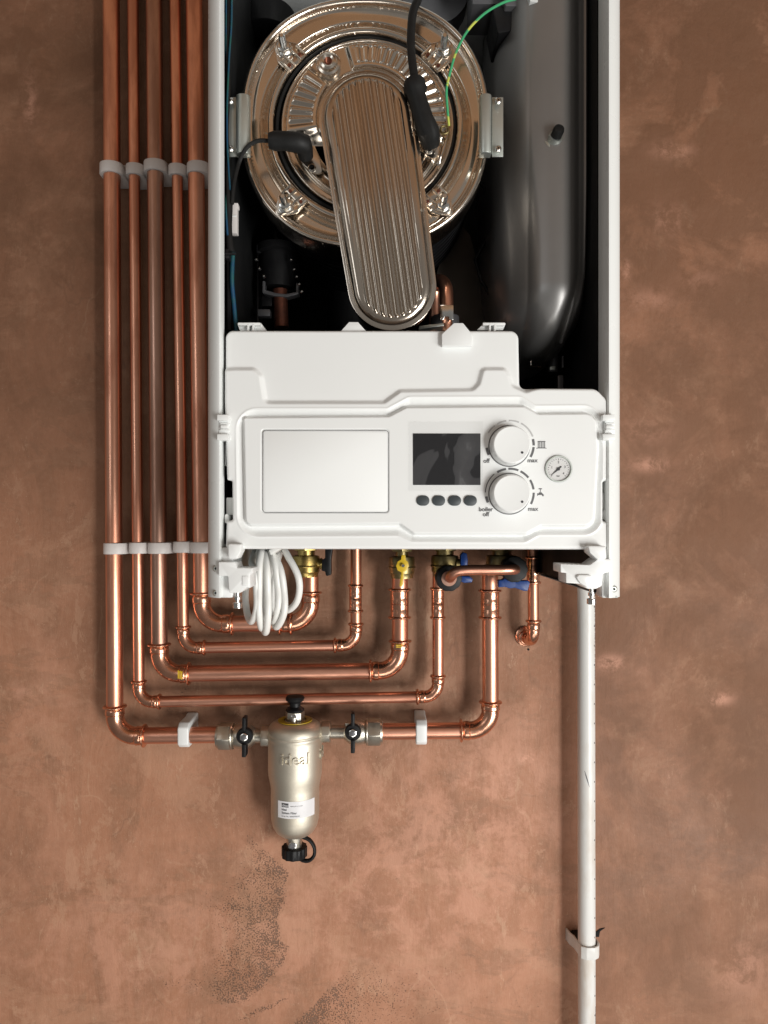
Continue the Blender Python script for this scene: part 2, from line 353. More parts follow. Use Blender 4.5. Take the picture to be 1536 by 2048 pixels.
    for nm, arr in (('dust', dust), ('damp_shade', damp_shade), ('dry', light)):
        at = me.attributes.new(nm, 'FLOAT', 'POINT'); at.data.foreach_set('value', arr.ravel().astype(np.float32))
    m = bpy.data.materials.new('plaster'); m.use_nodes = True; t = m.node_tree; b = t.nodes['Principled BSDF']; L = t.links.new
    tc = nd(t, 'ShaderNodeTexCoord')
    def noi(scale, det=5, rg=.6, st=(1,1,1), dist=0, rot=0):
        mp = nd(t, 'ShaderNodeMapping'); mp.inputs['Scale'].default_value = st; mp.inputs['Rotation'].default_value = (0, rot, 0); L(tc.outputs['Object'], mp.inputs[0])
        n = nd(t, 'ShaderNodeTexNoise'); n.inputs['Scale'].default_value = scale; n.inputs['Detail'].default_value = det; n.inputs['Roughness'].default_value = rg; n.inputs['Distortion'].default_value = dist
        L(mp.outputs[0], n.inputs[0]); return n.outputs[0]
    def rng_(x, a, b_, c=0, d=1):
        r = nd(t, 'ShaderNodeMapRange'); r.inputs[1].default_value = a; r.inputs[2].default_value = b_; r.inputs[3].default_value = c; r.inputs[4].default_value = d; L(x, r.inputs[0]); return r.outputs[0]
    def ma(op, x, y):
        n = nd(t, 'ShaderNodeMath', operation=op)
        for i, q_ in enumerate((x, y)):
            if isinstance(q_, (int, float)): n.inputs[i].default_value = q_
            else: L(q_, n.inputs[i])
        return n.outputs[0]
    def att(nm): a_ = nd(t, 'ShaderNodeAttribute'); a_.attribute_name = nm; return a_.outputs['Fac']
    def mixc(f, a_, b2, mode='MIX'):
        x = nd(t, 'ShaderNodeMix', data_type='RGBA', blend_type=mode); L(f, x.inputs[0]) if not isinstance(f, float) else setattr(x.inputs[0], 'default_value', f)
        for i, q_ in ((6, a_), (7, b2)):
            if isinstance(q_, tuple): x.inputs[i].default_value = (*q_, 1)
            else: L(q_, x.inputs[i])
        return x.outputs[2]
    big = noi(3.2, 6, .6, dist=.6); mid = noi(11, 6, .62, dist=.4); fine = noi(90, 4, .6); smear = noi(9, 6, .65, (1, 1, .35), 1.2, .5); streak = noi(14, 5, .6, (2.5, 1, .3), .3)
    c = mixc(rng_(big, .42, .58), (0.409,0.195,0.114), (0.323,0.156,0.092))
    c = mixc(rng_(smear, .48, .62, 0, .55), c, (0.257,0.129,0.075))
    c = mixc(rng_(mid, .48, .62, 0, .6), c, (0.475,0.233,0.141))
    c = mixc(rng_(streak, .52, .66, 0, .25), c, (0.267,0.143,0.085))
    c = mixc(rng_(noi(4.5, 9, .72, (1,1,1.4), .7, .3), .53, .57, 0, .38), c, (0.494,0.270,0.169))
    c = mixc(rng_(noi(7, 10, .74, (.7,1,1.3), .5, -.4), .545, .57, 0, .38), c, (0.257,0.138,0.082))
    c = mixc(rng_(noi(11, 10, .78, (1,1,.6), .4, .9), .575, .60, 0, .45), c, (0.514,0.294,0.188))
    c = mixc(rng_(noi(19, 8, .8, (1,1,.4), .2, -.9), .61, .64, 0, .5), c, (0.552,0.342,0.226))
    c = mixc(rng_(noi(26, 8, .8, (.5,1,1), .2, .2), .62, .65, 0, .4), c, (0.190,0.095,0.057))
    c = mixc(rng_(noi(120, 4, .65), .45, .65, 0, .14), c, (0.522,0.322,0.216))
    c = mixc(rng_(noi(300, 2, .5), .68, .72, 0, .4), c, (0.570,0.399,0.282))
    def cracks(sc_, wd, rot):
        mp = nd(t, 'ShaderNodeMapping'); mp.inputs['Rotation'].default_value = (0, rot, 0); mp.inputs['Scale'].default_value = (1, 1, .55); L(tc.outputs['Object'], mp.inputs[0])
        nz = nd(t, 'ShaderNodeTexNoise'); nz.inputs['Scale'].default_value = 6; nz.inputs['Detail'].default_value = 5; L(mp.outputs[0], nz.inputs[0])
        ad = nd(t, 'ShaderNodeMix', data_type='RGBA', blend_type='LINEAR_LIGHT'); ad.inputs[0].default_value = .12; L(mp.outputs[0], ad.inputs[6]); L(nz.outputs[1], ad.inputs[7])
        v = nd(t, 'ShaderNodeTexVoronoi', feature='DISTANCE_TO_EDGE'); v.inputs['Scale'].default_value = sc_; L(ad.outputs[2], v.inputs['Vector'])
        return rng_(v.outputs['Distance'], 0, wd, 1, 0)
    c = mixc(ma('MULTIPLY', ma('MULTIPLY', cracks(4.5, .007, .7), rng_(noi(5, 4, .6, (1,1,1), 0, 1.3), .53, .6)), .4), c, (.20,.11,.07))
    c = mixc(ma('MULTIPLY', ma('MULTIPLY', cracks(7, .014, -.5), rng_(noi(6, 4, .6, (1,1,1), 0, 2.3), .53, .6)), .3), c, (.60,.38,.25))
    dm = ma('MULTIPLY', att('damp_shade'), rng_(ma('ADD', ma('MULTIPLY', mid, .5), ma('MULTIPLY', noi(6, 9, .75, (1,1,1), .6), .5)), .42, .58, .5, 1.15))
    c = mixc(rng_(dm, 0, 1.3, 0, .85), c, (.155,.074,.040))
    c = mixc(ma('MULTIPLY', att('dry'), rng_(ma('ADD', ma('MULTIPLY', mid, .4), ma('MULTIPLY', noi(26, 9, .78, (1,1,1), .3), .6)), .47, .55, .05, .62)), c, (.66,.345,.24))
    # fine dark specks left by the trowel
    v1 = noi(430, 3, .55); v2 = noi(60, 3, .6)
    thr = ma('SUBTRACT', .745, ma('MULTIPLY', ma('MULTIPLY', att('dust'), rng_(v2, .3, .65, .55, 1.15)), .365))
    spk = rng_(ma('SUBTRACT', v1, thr), -.01, .06)
    c = mixc(ma('MULTIPLY', spk, .72), c, (.115,.08,.06))
    stain = ma('MULTIPLY', att('dust'), .07); c = mixc(stain, c, (.2,.13,.09))
    L(c, b.inputs['Base Color']); b.inputs['Roughness'].default_value = .62; b.inputs['Specular IOR Level'].default_value = .3
    L(rng_(big, .35, .65, .5, .75), b.inputs['Roughness'])
    h = ma('ADD', ma('ADD', ma('MULTIPLY', smear, .9), ma('MULTIPLY', fine, .12)), ma('ADD', ma('MULTIPLY', big, 2.2), ma('MULTIPLY', streak, .5)))
    h = ma('SUBTRACT', h, ma('MULTIPLY', spk, .25)); h = ma('ADD', h, ma('MULTIPLY', noi(330, 3, .6), .10)); h = ma('ADD', h, ma('MULTIPLY', noi(16, 8, .75, (1,1,.5), .5, .5), .6))
    bp = nd(t, 'ShaderNodeBump'); bp.inputs['Strength'].default_value = 1; bp.inputs['Distance'].default_value = .0022
    L(h, bp.inputs['Height']); L(bp.outputs[0], b.inputs['Normal'])
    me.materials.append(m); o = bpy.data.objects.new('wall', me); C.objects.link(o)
    tagit(o, 'brown and pink bare plaster wall with dampened patches, shade painted at upper left and dark trowel specks', None, None, 'structure')
make_wall()

# ------------------------------------------------------------------ boiler
YF = -.345
boiler = thing('boiler', 'open wall hung gas boiler with white control panel and exposed stainless heat exchanger', 'boiler', W(829, 1195, YF)+Vector((0, -YF, 0)))
# casing side panels: folded sheet, front edge slightly turned outward
def side_panel(sgn):
    xo, xi = (408, 441) if sgn < 0 else (1250, 1216)
    oX = W(xo, 0, YF).x; iX = W(xi, 0, YF).x; zt = W(0, -250, YF).z; zb = W(0, 1196, YF).z
    d = 1 if sgn < 0 else -1; th = .0014
    prof = [(oX, -.004), (oX, YF+.016), (oX+d*.0012, YF+.0115), (oX+d*.004, YF+.0075), (iX-d*.004, YF+.0006), (iX-d*.001, YF), (iX, YF+.0015), (iX, YF+.03),
            (iX-d*th, YF+.03), (iX-d*th, YF+.003), (iX-d*.004, YF+.0035), (oX+d*.0055, YF+.0095), (oX+d*.003, YF+.013), (oX+d*th, YF+.017), (oX+d*th, -.004)]
    o = MB().prism3([(x, y, zb) for x, y in prof], (0, 0, zt-zb)).build('side_panel', M['paint'], boiler, angle=40)
    for y in ((1137, 1186) if sgn < 0 else (1178,)):
        p = W(432 if sgn < 0 else 1228, y, YF+.002)
        MB().lathe([(.0001,.0012),(.0022,.0012),(.0032,.0003),(.0034,0)], p+Vector((0,.0004 if sgn < 0 else .0004,0)), (0,-1,0), 20).build('screw', M['zinc'], o)
        MB().lathe([(.0001,.0001),(.0012,.0001),(.0012,0)], p+Vector((0,-.0011,0)), (0,-1,0), 8).build('screw_socket', M['hole'], o)
    return o
spl = side_panel(-1); spr = side_panel(1)
zt = W(0, -250, YF).z; lx = W(441, 0, YF).x; rx = W(1216, 0, YF).x
zp = W(0, 1090, YF).z
MB().box((lx-.012, -.012, zp-.012), (rx+.012, -.006, zt)).build('back_panel', M['darkmetal'], boiler)
MB().box((lx-.013, YF+.01, zt-.002), (rx+.013, -.006, zt)).build('top_panel', M['paint'], boiler)
MB().box((rx, YF+.034, zp), (rx+.004, -.013, zt-.003)).build('inner_liner', M['darkmetal'], boiler)
MB().box((lx-.004, YF+.016, zp), (lx, -.013, zt-.003)).build('inner_liner', M['darkmetal'], boiler)
MB().box((lx-.002, -.30, zp), (rx+.002, -.013, zp+.003)).build('floor_tray', M['darkmetal'], boiler)
# lower corners of the side panels
zb = W(0, 1196, YF).z
for s_, X_ in ((1, W(418, 0, YF).x), (-1, W(1246, 0, YF).x)):
    MB().prism3([(X_+s_*.004, YF+.004, zb+.001), (X_+s_*.004, -.02, zb+.001), (X_+s_*.018, -.02, zb+.002), (X_+s_*.018, YF+.03, zb+.0025), (X_+s_*.010, YF+.004, zb+.001)], (0, 0, -.0012)).build('bottom_flange', M['greymetal'], boiler)
MB().box((rx+.001, YF+.034, zb+.003), (rx+.003, -.013, zp)).build('skirt_plate', M['darkmetal'], boiler)
MB().box((lx-.003, YF+.034, zb+.003), (lx-.001, -.013, zp)).build('skirt_plate', M['greymetal'], boiler)

# ---- heat exchanger
YR = -.288
def superell(cx, cy, a, b, e, n=120):
    out = []
    for i in range(n):
        t_ = 2*PI*i/n; c, s_ = math.cos(t_), math.sin(t_)
        out.append((cx+a*math.copysign(abs(c)**(2/e), c), cy+b*math.copysign(abs(s_)**(2/e), s_)))
    return out
rim = superell(730, 249, 248, 250, 2.3)
RC = (731, 254)
def h_flange(X, Y, t):
    r = np.hypot(X-RC[0], Y-RC[1])
    h = .006*np.sqrt(np.clip(1-((t-7)/7.5)**2, 0, 1))+.0012*np.exp(-((t-18)/2.0)**2)
    h += .0040*sm(206, 203, r)*sm(17, 20, t)+.0008*np.exp(-((r-203)/1.6)**2)+.0008*np.exp(-((r-184)/1.6)**2)
    h += .0012*np.sin(np.arctan2(Y-250, X-730)*2+.6)*sm(18, 30, t)*sm(204, 210, r)
    h += -.0024*np.exp(-((r-209)/2.2)**2)
    return h
hx = hfield('heat_exchanger', rim, YR, h_flange, 1.5, .03, M['steel'], boiler, hole=circ(RC[0], RC[1], 182.5, 120))
rp_ = S(YR)
c0 = W(730, 249, YR)
prof = [(.1, .005)]
for k in range(17): y_ = .012+k*.0125; prof += [(.1255, y_), (.1265, y_+.002), (.1265, y_+.008), (.1255, y_+.010)]
prof += [(.12, .23), (.01, .23)]
MB().lathe(prof, c0, (0,1,0), 72).build('ribbed_drum', M['black'], hx, angle=20)
MB().sweep([W(x, y, YR+.0012) for x, y in circ(RC[0]+1, RC[1], 177.5, 90)], .0020, 10, close=True).build('door_seal', M['rubber'], hx)
# burner door
DC = (735, 252); MC = (735, 237)
door_o = circ(DC[0], DC[1], 172, 110)
def h_door(X, Y, t):
    h = .0028*np.sqrt(np.clip(1-((t-3)/3.4)**2, 0, 1))
    rho = np.hypot(X-MC[0], Y-MC[1]); an = np.degrees(np.arctan2(-(Y-MC[1]), X-MC[0]))
    an = np.where(an < -150, an+360, an)
    zone = sm(98, 103, rho)*sm(6, 12, t)*(sm(-34, -28, an)*sm(196, 190, an))
    gap = 1-sm(104, 109, an)*sm(142, 137, an)
    h += .0040*zone*gap
    h += .0011*np.cos(np.radians(an)*360/7.6)*sm(108, 112, rho)*sm(14, 19, t)*sm(-26, -20, an)*sm(190, 184, an)*(1-sm(99, 104, an)*sm(148, 143, an))
    rb = np.hypot(X-657, Y-128); h += .0030*sm(25, 20, rb)*(1-gap)
    h += .0016*np.exp(-((rho-96)/2.4)**2)*sm(40, 20, Y-MC[1])
    low = sm(262, 285, Y)                              # stepped bowl in the lower half
    rr = np.hypot(X-DC[0], Y-DC[1])
    h += low*(-.0025*sm(158, 150, rr)+.0030*np.exp(-((rr-146)/3.0)**2)-.0045*sm(140, 112, rr)+.0016*np.exp(-((rr-128)/2.4)**2))
    return h
door = hfield('burner_door', door_o, YR-.002, h_door, 1.25, .012, M['steel'], boiler)
p = W(657, 128, YR-.0065)
MB().lathe([(.0001,.001),(.0042,.001),(.0042,.005),(.0062,.006),(.0085,.005),(.0095,.002),(.0118,.001),(.0125,-.001),(.0125,-.006)], p, (0,-1,0), 32).build('peep_boss', M['steel'], door)
MB().lathe([(.0001,.0015),(.0044,.0015),(.0044,0)], p, (0,-1,0), 20).build('peep_hole', M['redcopper'], door)
# manifold cover
MA, MBt = (735, 238), (784, 572)
YM = -.316
mo = stadium(MA, 92, MBt, 85, 40)
ax_ = np.array([MBt[0]-MA[0], MBt[1]-MA[1]], float); ax_ /= np.linalg.norm(ax_)
def h_man(X, Y, t):
    u = (X-MA[0])*(-ax_[1])+(Y-MA[1])*ax_[0]        # across
    h = .001*np.sqrt(np.clip(1-((t-3)/3.2)**2, 0, 1))
    h += .0085*np.sqrt(np.clip(1-(1-np.clip((t-5)/15, 0, 1))**2, 0, 1))
    sp_ = 13.4; k = np.round(u/sp_); w_ = u-k*sp_
    end = sm(21, 26, t)
    h += (.0021*np.exp(-(w_/2.5)**2)-.0005*np.exp(-((np.abs(w_)-5.2)/1.3)**2))*end*(np.abs(k) < 5.5)
    h += -.010*np.clip((Y-380)/280, 0, 1)**1.7
    return h
man = hfield('manifold_cover', mo, YM, h_man, 1.1, .022, M['steel_brush'], boiler, rot=math.atan2(MBt[1]-MA[1], MBt[0]-MA[0])-PI/2)
fl = stadium(MA, 97, MBt, 89, 40)
MB().prism(fl, YM+.004, .003).build('cover_flange', M['steel'], man, bevel=.0008)
MB().prism(stadium(MA, 90, MBt, 82, 40), YM+.008, .018).build('manifold_body', M['steel'], man, bevel=.002)
# clamps with studs
def clamp(cx, cy, proto=None):
    Yb = YR-.004
    t_ = bpy.data.objects.new('clamp', None)
    d = Vector((RC[0]-cx, RC[1]-cy)).normalized(); n_ = Vector((-d.y, d.x))
    def q(a, b): v = Vector((cx, cy))+d*a+n_*b; return (v.x, v.y)
    pl = rpoly([(*q(-24, -6), 8), (*q(-24, 6), 8), (*q(6, 26), 8), (*q(24, 27), 3), (*q(24, -27), 3), (*q(6, -26), 8)], 5)
    o = MB().prism(pl, Yb-.0022, .0022).build('clamp', M['steel'], hx, bevel=.0008)
    inner = rpoly([(*q(-18, -5), 6), (*q(-18, 5), 6), (*q(8, 19), 5), (*q(8, -19), 5)], 5)
    pts = [W(x, y, Yb-.003) for x, y in inner]
    MB().sweep(pts, .0012, 8, close=True).build('clamp_rib', M['steel'], o)
    for b in (-22, -8, 8, 22):
        a0, a1 = Vector(q(12, b)), Vector(q(38, b))
        MB().sweep([W(a0.x, a0.y, Yb-.003), W(a1.x, a1.y, Yb-.007)], .0014, 8).build('clamp_prong', M['steel'], o)
    for b in (-15, 15):
        v = Vector(q(28, b)); MB().prism(circ(v.x, v.y, 3.5, 10), Yb-.0065, .004).build('clamp_slot', M['redcopper'], o)
    pr = rpoly([(*q(22, -25), 3), (*q(22, 25), 3), (*q(38, 24), 3), (*q(38, -24), 3)], 4)
    MB().prism(pr, Yb-.0055, .004).build('clamp_foot', M['steel'], o, bevel=.0008)
    c = W(cx, cy, Yb-.002); ax = (0, -1, 0)
    MB().lathe([(.009,0),(.009,.001),(.0075,.0016),(.006,.0016)], c, ax, 24).build('washer', M['chrome'], o)
    MB().cyl(c+Vector((0,-.0015,0)), c+Vector((0,-.0075,0)), .0068, 6).build('nut', M['chrome'], o, bevel=.0006)
    pf = []
    for k in range(9): pf += [(.0028, .007+k*.0016), (.0034, .0078+k*.0016)]
    MB().lathe(pf+[(.002, .0225)], c, ax, 14).build('stud', M['chrome'], o, angle=20)
    return o
for cx, cy in ((569, 100), (886, 100), (571, 412), (886, 412)): clamp(cx, cy)
# hinges either side
def hinge(x0, x1, lx0, lx1, sx, flip):
    Yh = -.318
    o = MB()
    a, b = W(x0, 186, Yh), W(x1, 304, Yh)
    cx_ = (a.x+b.x)/2; r_ = abs(b.x-a.x)/2
    prof_ = [(cx_+r_*math.cos(q), Yh+r_*.7-r_*.7*math.sin(q)) for q in [PI*k/12 for k in range(13)]]
    prof_ += [(cx_-r_, Yh+.012), (cx_+r_, Yh+.012)]
    o.prism3([(x, y, b.z) for x, y in prof_], (0, 0, a.z-b.z))
    hb = o.build('hinge', M['zinc'], boiler, bevel=.0006)
    p_ = MB(); c, d = W(lx0, 194, Yh+.008), W(lx1, 309, Yh+.004)
    p_.box((c.x, c.y, c.z), (d.x, c.y+.002, d.z)); p_.build('hinge_leaf', M['zinc'], hb, bevel=.0005)
    for y in (202, 298):
        q_ = W(sx, y, Yh+.004)
        MB().lathe([(.0001,.0022),(.002,.0022),(.0033,.001),(.0035,0)], q_, (0,-1,0), 20).build('screw', M['chrome'], hb)
        for k in range(2):
            v = Vector((math.cos(k*PI/2+.4), 0, math.sin(k*PI/2+.4)))*.0018; w_ = Vector((-v.z, 0, v.x))*.2
            MB().obox(q_+Vector((0,-.0022,0)), v, (0,.0002,0), w_).build('screw_slot', M['hole'], hb)
hinge(470, 497, 452, 472, 461, 1); hinge(961, 984, 984, 1008, 996, -1)
# sensor / igniter plates
def plate(cx, cy, rx_, ry_, rot, Y, name, sc_pts):
    pts = []
    for i in range(40):
        a = 2*PI*i/40; x, y = rx_*math.cos(a), ry_*math.sin(a); pts.append((cx+x*math.cos(rot)-y*math.sin(rot), cy+x*math.sin(rot)+y*math.cos(rot)))
    o = MB().prism(pts, Y, .003).build(name, M['steel'], door, bevel=.0007)
    for x, y in sc_pts:
        MB().lathe([(.0001,.003),(.003,.003),(.0045,.001),(.0045,0)], W(x, y, Y), (0,-1,0), 20).build('plate_screw', M['chrome'], door)
plate(617, 312, 42, 18, .95, YR-.006, 'electrode_plate', [(624, 337)])
plate(858, 272, 46, 19, 1.35, YR-.006, 'sensor_plate', [(858, 300)])
# leads
boot = MB().sweep([W(538, 282, YR-.032), W(550, 282, YR-.032), W(570, 282, YR-.033), W(595, 285, YR-.033), W(606, 289, YR-.030), W(609, 298, YR-.026), W(612, 314, YR-.018)], [.0075,.0092,.009,.0098,.0105,.0085,.0075], 20)
boot = boot.build('ignition_boot', M['rubber'], boiler, angle=50)
MB().sweep(crom([W(540,282,YR-.032), W(515,282,YR-.033), W(493,296,YR-.032), W(478,325,YR-.027), W(468,365,YR-.03), W(464,408,YR-.03)], 8), .0021, 10).build('ignition_lead', M['rubber'], boot)
b2 = MB().sweep([W(829,168,YR-.036), W(831,180,YR-.038), W(832,184,YR-.038), W(836,200,YR-.038), W(848,240,YR-.036), W(856,262,YR-.034), W(860,276,YR-.026), W(862,292,YR-.02)], [.011,.0118,.0098,.0088,.0098,.0112,.0105,.0085], 22).build('sensor_boot', M['rubber'], boiler, angle=50)
wire([(842,-60,-.31),(838,-10,-.318),(826,25,-.322),(822,70,-.324),(823,110,-.325),(828,150,-.326),(831,178,-.326)], .0042, 'sensor_lead', M['rubber'], b2, 14)
ew = wire([(1032,-2,-.30),(1005,6,-.305),(968,28,-.31),(935,62,-.312),(912,105,-.314),(899,150,-.312),(893,180,-.31),(895,220,-.305),(898,252,-.30)], .0013, 'earth_wire', M['green'], boiler, 10)
MB().sweep([W(x, y, -.30) for x, y in circ(889, 260, 8, 20)], .0012, 8, close=True).build('ring_terminal', M['brass_dull'], ew)
# top fittings above the exchanger
MB().lathe([(.03,0),(.036,.004),(.036,.02),(.04,.022),(.04,.05),(.02,.05)], W(870, -20, -.19)+Vector((0,.05,0)), (0,-1,0), 40).build('fan_housing', M['slate'], boiler)
gv = MB().prism(rrect(1010,-60,1052,12,4), -.27, .06).build('gas_valve', M['slate'], boiler, bevel=.001)
MB().prism(rpoly([(985,12,3),(1055,10,3),(1048,32,3),(1020,62,4),(996,66,3)]), -.262, .05).build('valve_shoulder', M['black'], gv, bevel=.001)
MB().prism(rpoly([(1052,-40,2),(1136,-40,2),(1136,6,2),(1110,11,2),(1060,2,2)]), -.29, .03).build('white_bracket', M['paint'], gv, bevel=.0008)
MB().bpx(945, -60, 1010, 8, -.25, .05).build('valve_plate', M['slate'], gv, bevel=.001)
# ---- expansion vessel
vo = rpoly([(1000,-200,20),(1184,-200,20),(1186,120,0),(1184,400,100),(1174,540,200),(1164,640,60),(1118,712,60),(1055,722,50),(1002,650,60),(986,520,200),(984,250,200),(994,80,100)], 10)
YV = -.235
def h_ves(X, Y, t):
    # front pressing: ridge line offset from the right edge
    a = 1-(1-np.clip(t/60, 0, 1))**2
    h = .050*np.sqrt(np.clip(a, 0, 1))
    # rolled flange seam close to the right edge
    seamx = 1150-28*sm(560, 720, Y)*1.0
    sd = X-seamx
    h += -.010*sm(-2, 14, sd) + .0036*np.exp(-((sd+3)/4.5)**2) - .003*np.exp(-((sd+19)/6)**2)
    wid = 60-18*sm(250, 560, Y)
    h += -.016*sm(0, 46, (1092-wid)-X+10)*(1-.3*sm(500, 640, Y))
    h += .012*np.cos(np.clip((X-1092)/52, -1, 1)*PI/2)
    h += -.022*sm(600, 720, Y)
    h += -.010*sm(45, 10, Y)
    return h
ves = hfield('expansion_vessel', vo, YV, h_ves, 2.0, .12, M['vessel'], boiler)
sp_ = [(1149, y) for y in range(-180, 570, 30)]+[(1146,600),(1139,630),(1130,660),(1122,685)]
hh_ = h_ves(np.array([float(p[0]) for p in sp_]), np.array([float(p[1]) for p in sp_]), np.array([36.0 if p[1] < 600 else 36.0-(p[1]-600)*.3 for p in sp_]))
MB().sweep(crom([W(x, y, YV-h_-.0002) for (x, y), h_ in zip(sp_, hh_)], 4), .0024, 10).build('weld_seam', M['vessel'], ves)
q = W(1106, 286, YV-.055)
vd = Vector((.15, -1, .35)).normalized()
MB().lathe([(.0098,-.004),(.0098,.002),(.0075,.003),(.0075,.009)], q, vd, 28).build('valve_nut', M['zinc'], ves)
MB().lathe([(.0058,.008),(.0058,.016),(.005,.0185),(.002,.0192)], q, vd, 24).build('valve_cap', M['rubber'], ves, angle=50)
# clips and rods beneath the vessel
MB().sweep([W(1062,705,-.22), W(1062,732,-.22), W(1082,733,-.22)], .0006, 6).build('wire_clip', M['chrome'], boiler)
MB().bpx(1100, 732, 1111, 740, -.22, .004).build('vessel_clip', M['zinc'], boiler, bevel=.0005)
MB().bpx(1124, 712, 1127, 735, -.22, .004).build('vessel_strap', M['slate'], boiler)
sr = MB().prism(rrect(1116, 750, 1127, 790, 3), -.22, .004).build('vessel_outlet', M['slate'], boiler, bevel=.0005)
MB().cyl(W(1108,690,-.2), W(1106,745,-.2), .006, 16).build('outlet_pipe', M['slate'], boiler)
MB().sweep(crom([W(1192,80,-.2), W(1193,200,-.2), W(1200,300,-.2), W(1198,450,-.2), W(1196,600,-.2), W(1190,740,-.2), W(1188,790,-.2)], 8), .0012, 8).build('sensor_cable', M['slate'], boiler)
pb = MB().sweep([W(x, y, -.18) for x, y in [(930,330),(985,395),(978,470),(950,520),(962,560),(1000,625),(1010,680)]], .002, 8).build('condensate_hose', M['black'], boiler, angle=60)
# baffle plate, copper bend and clip behind the manifold
MB().prism(rpoly([(905,430,4),(940,470,6),(985,640,4),(1000,700,4),(880,700,4),(870,560,10)]), -.13, .003).build('baffle_plate', M['baffle'], boiler)
MB().cyl(W(700,480,-.10), W(700,700,-.10), .03, 20).build('siphon', M['black'], boiler)
cb = MB().sweep(crom([W(893,720,-.21), W(893,600,-.21), W(890,572,-.205), W(880,562,-.19), W(872,568,-.17), W(870,600,-.16), W(870,700,-.16)], 8), .0078, 20).build('flow_pipe', M['copper'], boiler)
MB().cyl(W(890,665,-.20), W(890,634,-.20), .0165, 28).build('pipe_nut', M['slate'], cb, bevel=.001)
pc = MB(); pc.prism(rpoly([(880,610),(907,610),(907,640),(899,640),(897,633),(890,633),(886,640),(880,640)]), -.225, .012); pc.build('pipe_clip', M['chrome'], cb, bevel=.0005)
MB().prism(rpoly([(838,652),(888,646),(888,652),(862,655),(838,659)]), -.232, .02).build('pipe_bracket', M['zinc'], cb, bevel=.0005)
# pump head, lower left
ph = MB().prism(rrect(512, 486, 588, 506, 4), -.2, .06).build('pump_head', M['black'], boiler, bevel=.002)
MB().lathe([(.019,-.02),(.0205,0),(.0205,.02),(.024,.022),(.024,.03)], W(556, 545, -.19), (0,0,1), 30).build('pump_neck', M['black'], ph)
MB().lathe([(.012,-.012),(.016,0),(.016,.02)], W(560, 572, -.18), (0,0,1), 24).build('pump_union', M['rubber'], ph)
for x, y in ((513,520),(583,520),(519,538),(589,539),(528,553),(594,554),(599,569),(604,584)):
    MB().lathe([(.0001,.003),(.0012,.0026),(.0022,.0008),(.0022,0)], W(x, y, -.218), (0,-1,0), 14).build('screw', M['chrome'], ph)
br = MB().prism(rpoly([(525,562),(530,562),(530,580),(552,586),(572,588),(592,584),(592,566),(597,566),(597,588),(575,594),(550,592),(525,586)]), -.21, .012).build('pump_clip', M['slate'], ph, bevel=.0005)
MB().cyl(W(563,655,-.2), W(560,580,-.2), .0085, 20).build('pump_pipe', M['redcopper'], ph)
MB().bpx(515, 618, 540, 632, -.21, .012).build('wire_plug', M['slate'], ph, bevel=.001)
MB().bpx(523, 592, 545, 612, -.2, .01).build('union_block', M['black'], ph, bevel=.001)
MB().bpx(503, 440, 508, 660, -.15, .004).build('pump_rail', M['slate'], ph)
MB().bpx(512, 500, 517, 660, -.15, .004).build('pump_rail', M['slate'], ph)
# air vent cap seen in the dark top left
MB().lathe([(.03,-.03),(.034,-.028),(.034,0),(.029,.003),(.029,.03)], W(535, 30, -.16), (0,0,1), 32).build('air_vent', M['black'], boiler)
# loom down the left
loom = wire([(459,-80,-.315),(458,30,-.315),(453,110,-.315),(452,190,-.315),(449,260,-.315),(452,330,-.315),(457,400,-.315),(456,460,-.315),(461,505,-.315)], .0042, 'wire_loom', M['rubber'], boiler, 12)
wire([(466,505,-.312),(464,560,-.312),(468,610,-.31),(474,680,-.31)], .0022, 'wire_loom_tail', M['bluewire'], loom, 10)
wire([(452,-80,-.322),(451,60,-.322),(447,180,-.322),(446,280,-.322),(449,380,-.322),(455,470,-.322)], .0012, 'loom_wire', M['bluewire'], loom, 8)
wire([(463,-80,-.319),(463,40,-.32),(458,120,-.32),(454,220,-.32),(455,300,-.319),(460,380,-.318)], .0010, 'loom_wire', M['green'] if False else M['bluewire'], loom, 8)
MB().bpx(440, 497, 458, 516, -.325, .012).build('loom_clip', M['black'], loom, bevel=.001)
MB().bpx(449, 505, 472, 509, -.328, .003).build('loom_tie', M['black'], loom, bevel=.0005)
MB().bpx(440, 510, 462, 660, -.31, .012).build('loom_channel', M['black'], loom)
cn = MB().prism(rpoly([(456,406,1),(476,406,1),(476,414,1),(474,414,1),(474,466,1),(460,466,1),(456,440,1)]), -.3, .008).build('wire_connector', M['nylon'], loom, bevel=.0006)
MB().bpx(458, 430, 473, 433, -.3006, .001).build('connector_ridge', M['white'], loom, bevel=.0002)

# ---- control panel
YP = -.338
po = rpoly([(450,660,16),(1038,660,18),(1040,777,12),(1190,778,24),(1212,800,14),(1214,880,0),(1214,962,3),(1204,964,3),(1204,1042,3),(1214,1044,3),(1214,1099,8),(452,1098,8),(454,1042,3),(466,1040,3),(465,962,3),(455,960,3),(450,800,0)], 8)
l1 = rpoly([(440,740,14),(470,738,16),(510,738,16),(524,752,14),(532,804,16),(545,805,10),(768,805,10),(800,782,10),(945,780,16),(956,768,8),(964,738,10),(1010,738,12),(1018,752,10),(1024,772,12),(1050,784,10),(1300,700,0),(1300,1200,0),(440,1200,0)], 7)
ba = rpoly([(475,820,40),(775,820,14),(818,797,16),(1040,797,14),(1068,815,14),(1195,814,34),(1202,900,0),(1200,1068,36),(1075,1068,14),(1048,1083,14),(822,1082,14),(796,1070,14),(478,1072,42)], 8)
fa = rpoly([(491,838,5),(778,836,8),(812,818,8),(1045,816,10),(1072,831,14),(1186,830,22),(1190,900,0),(1182,1050,16),(1080,1050,10),(1050,1066,8),(828,1066,8),(800,1046,8),(495,1049,12)], 8)
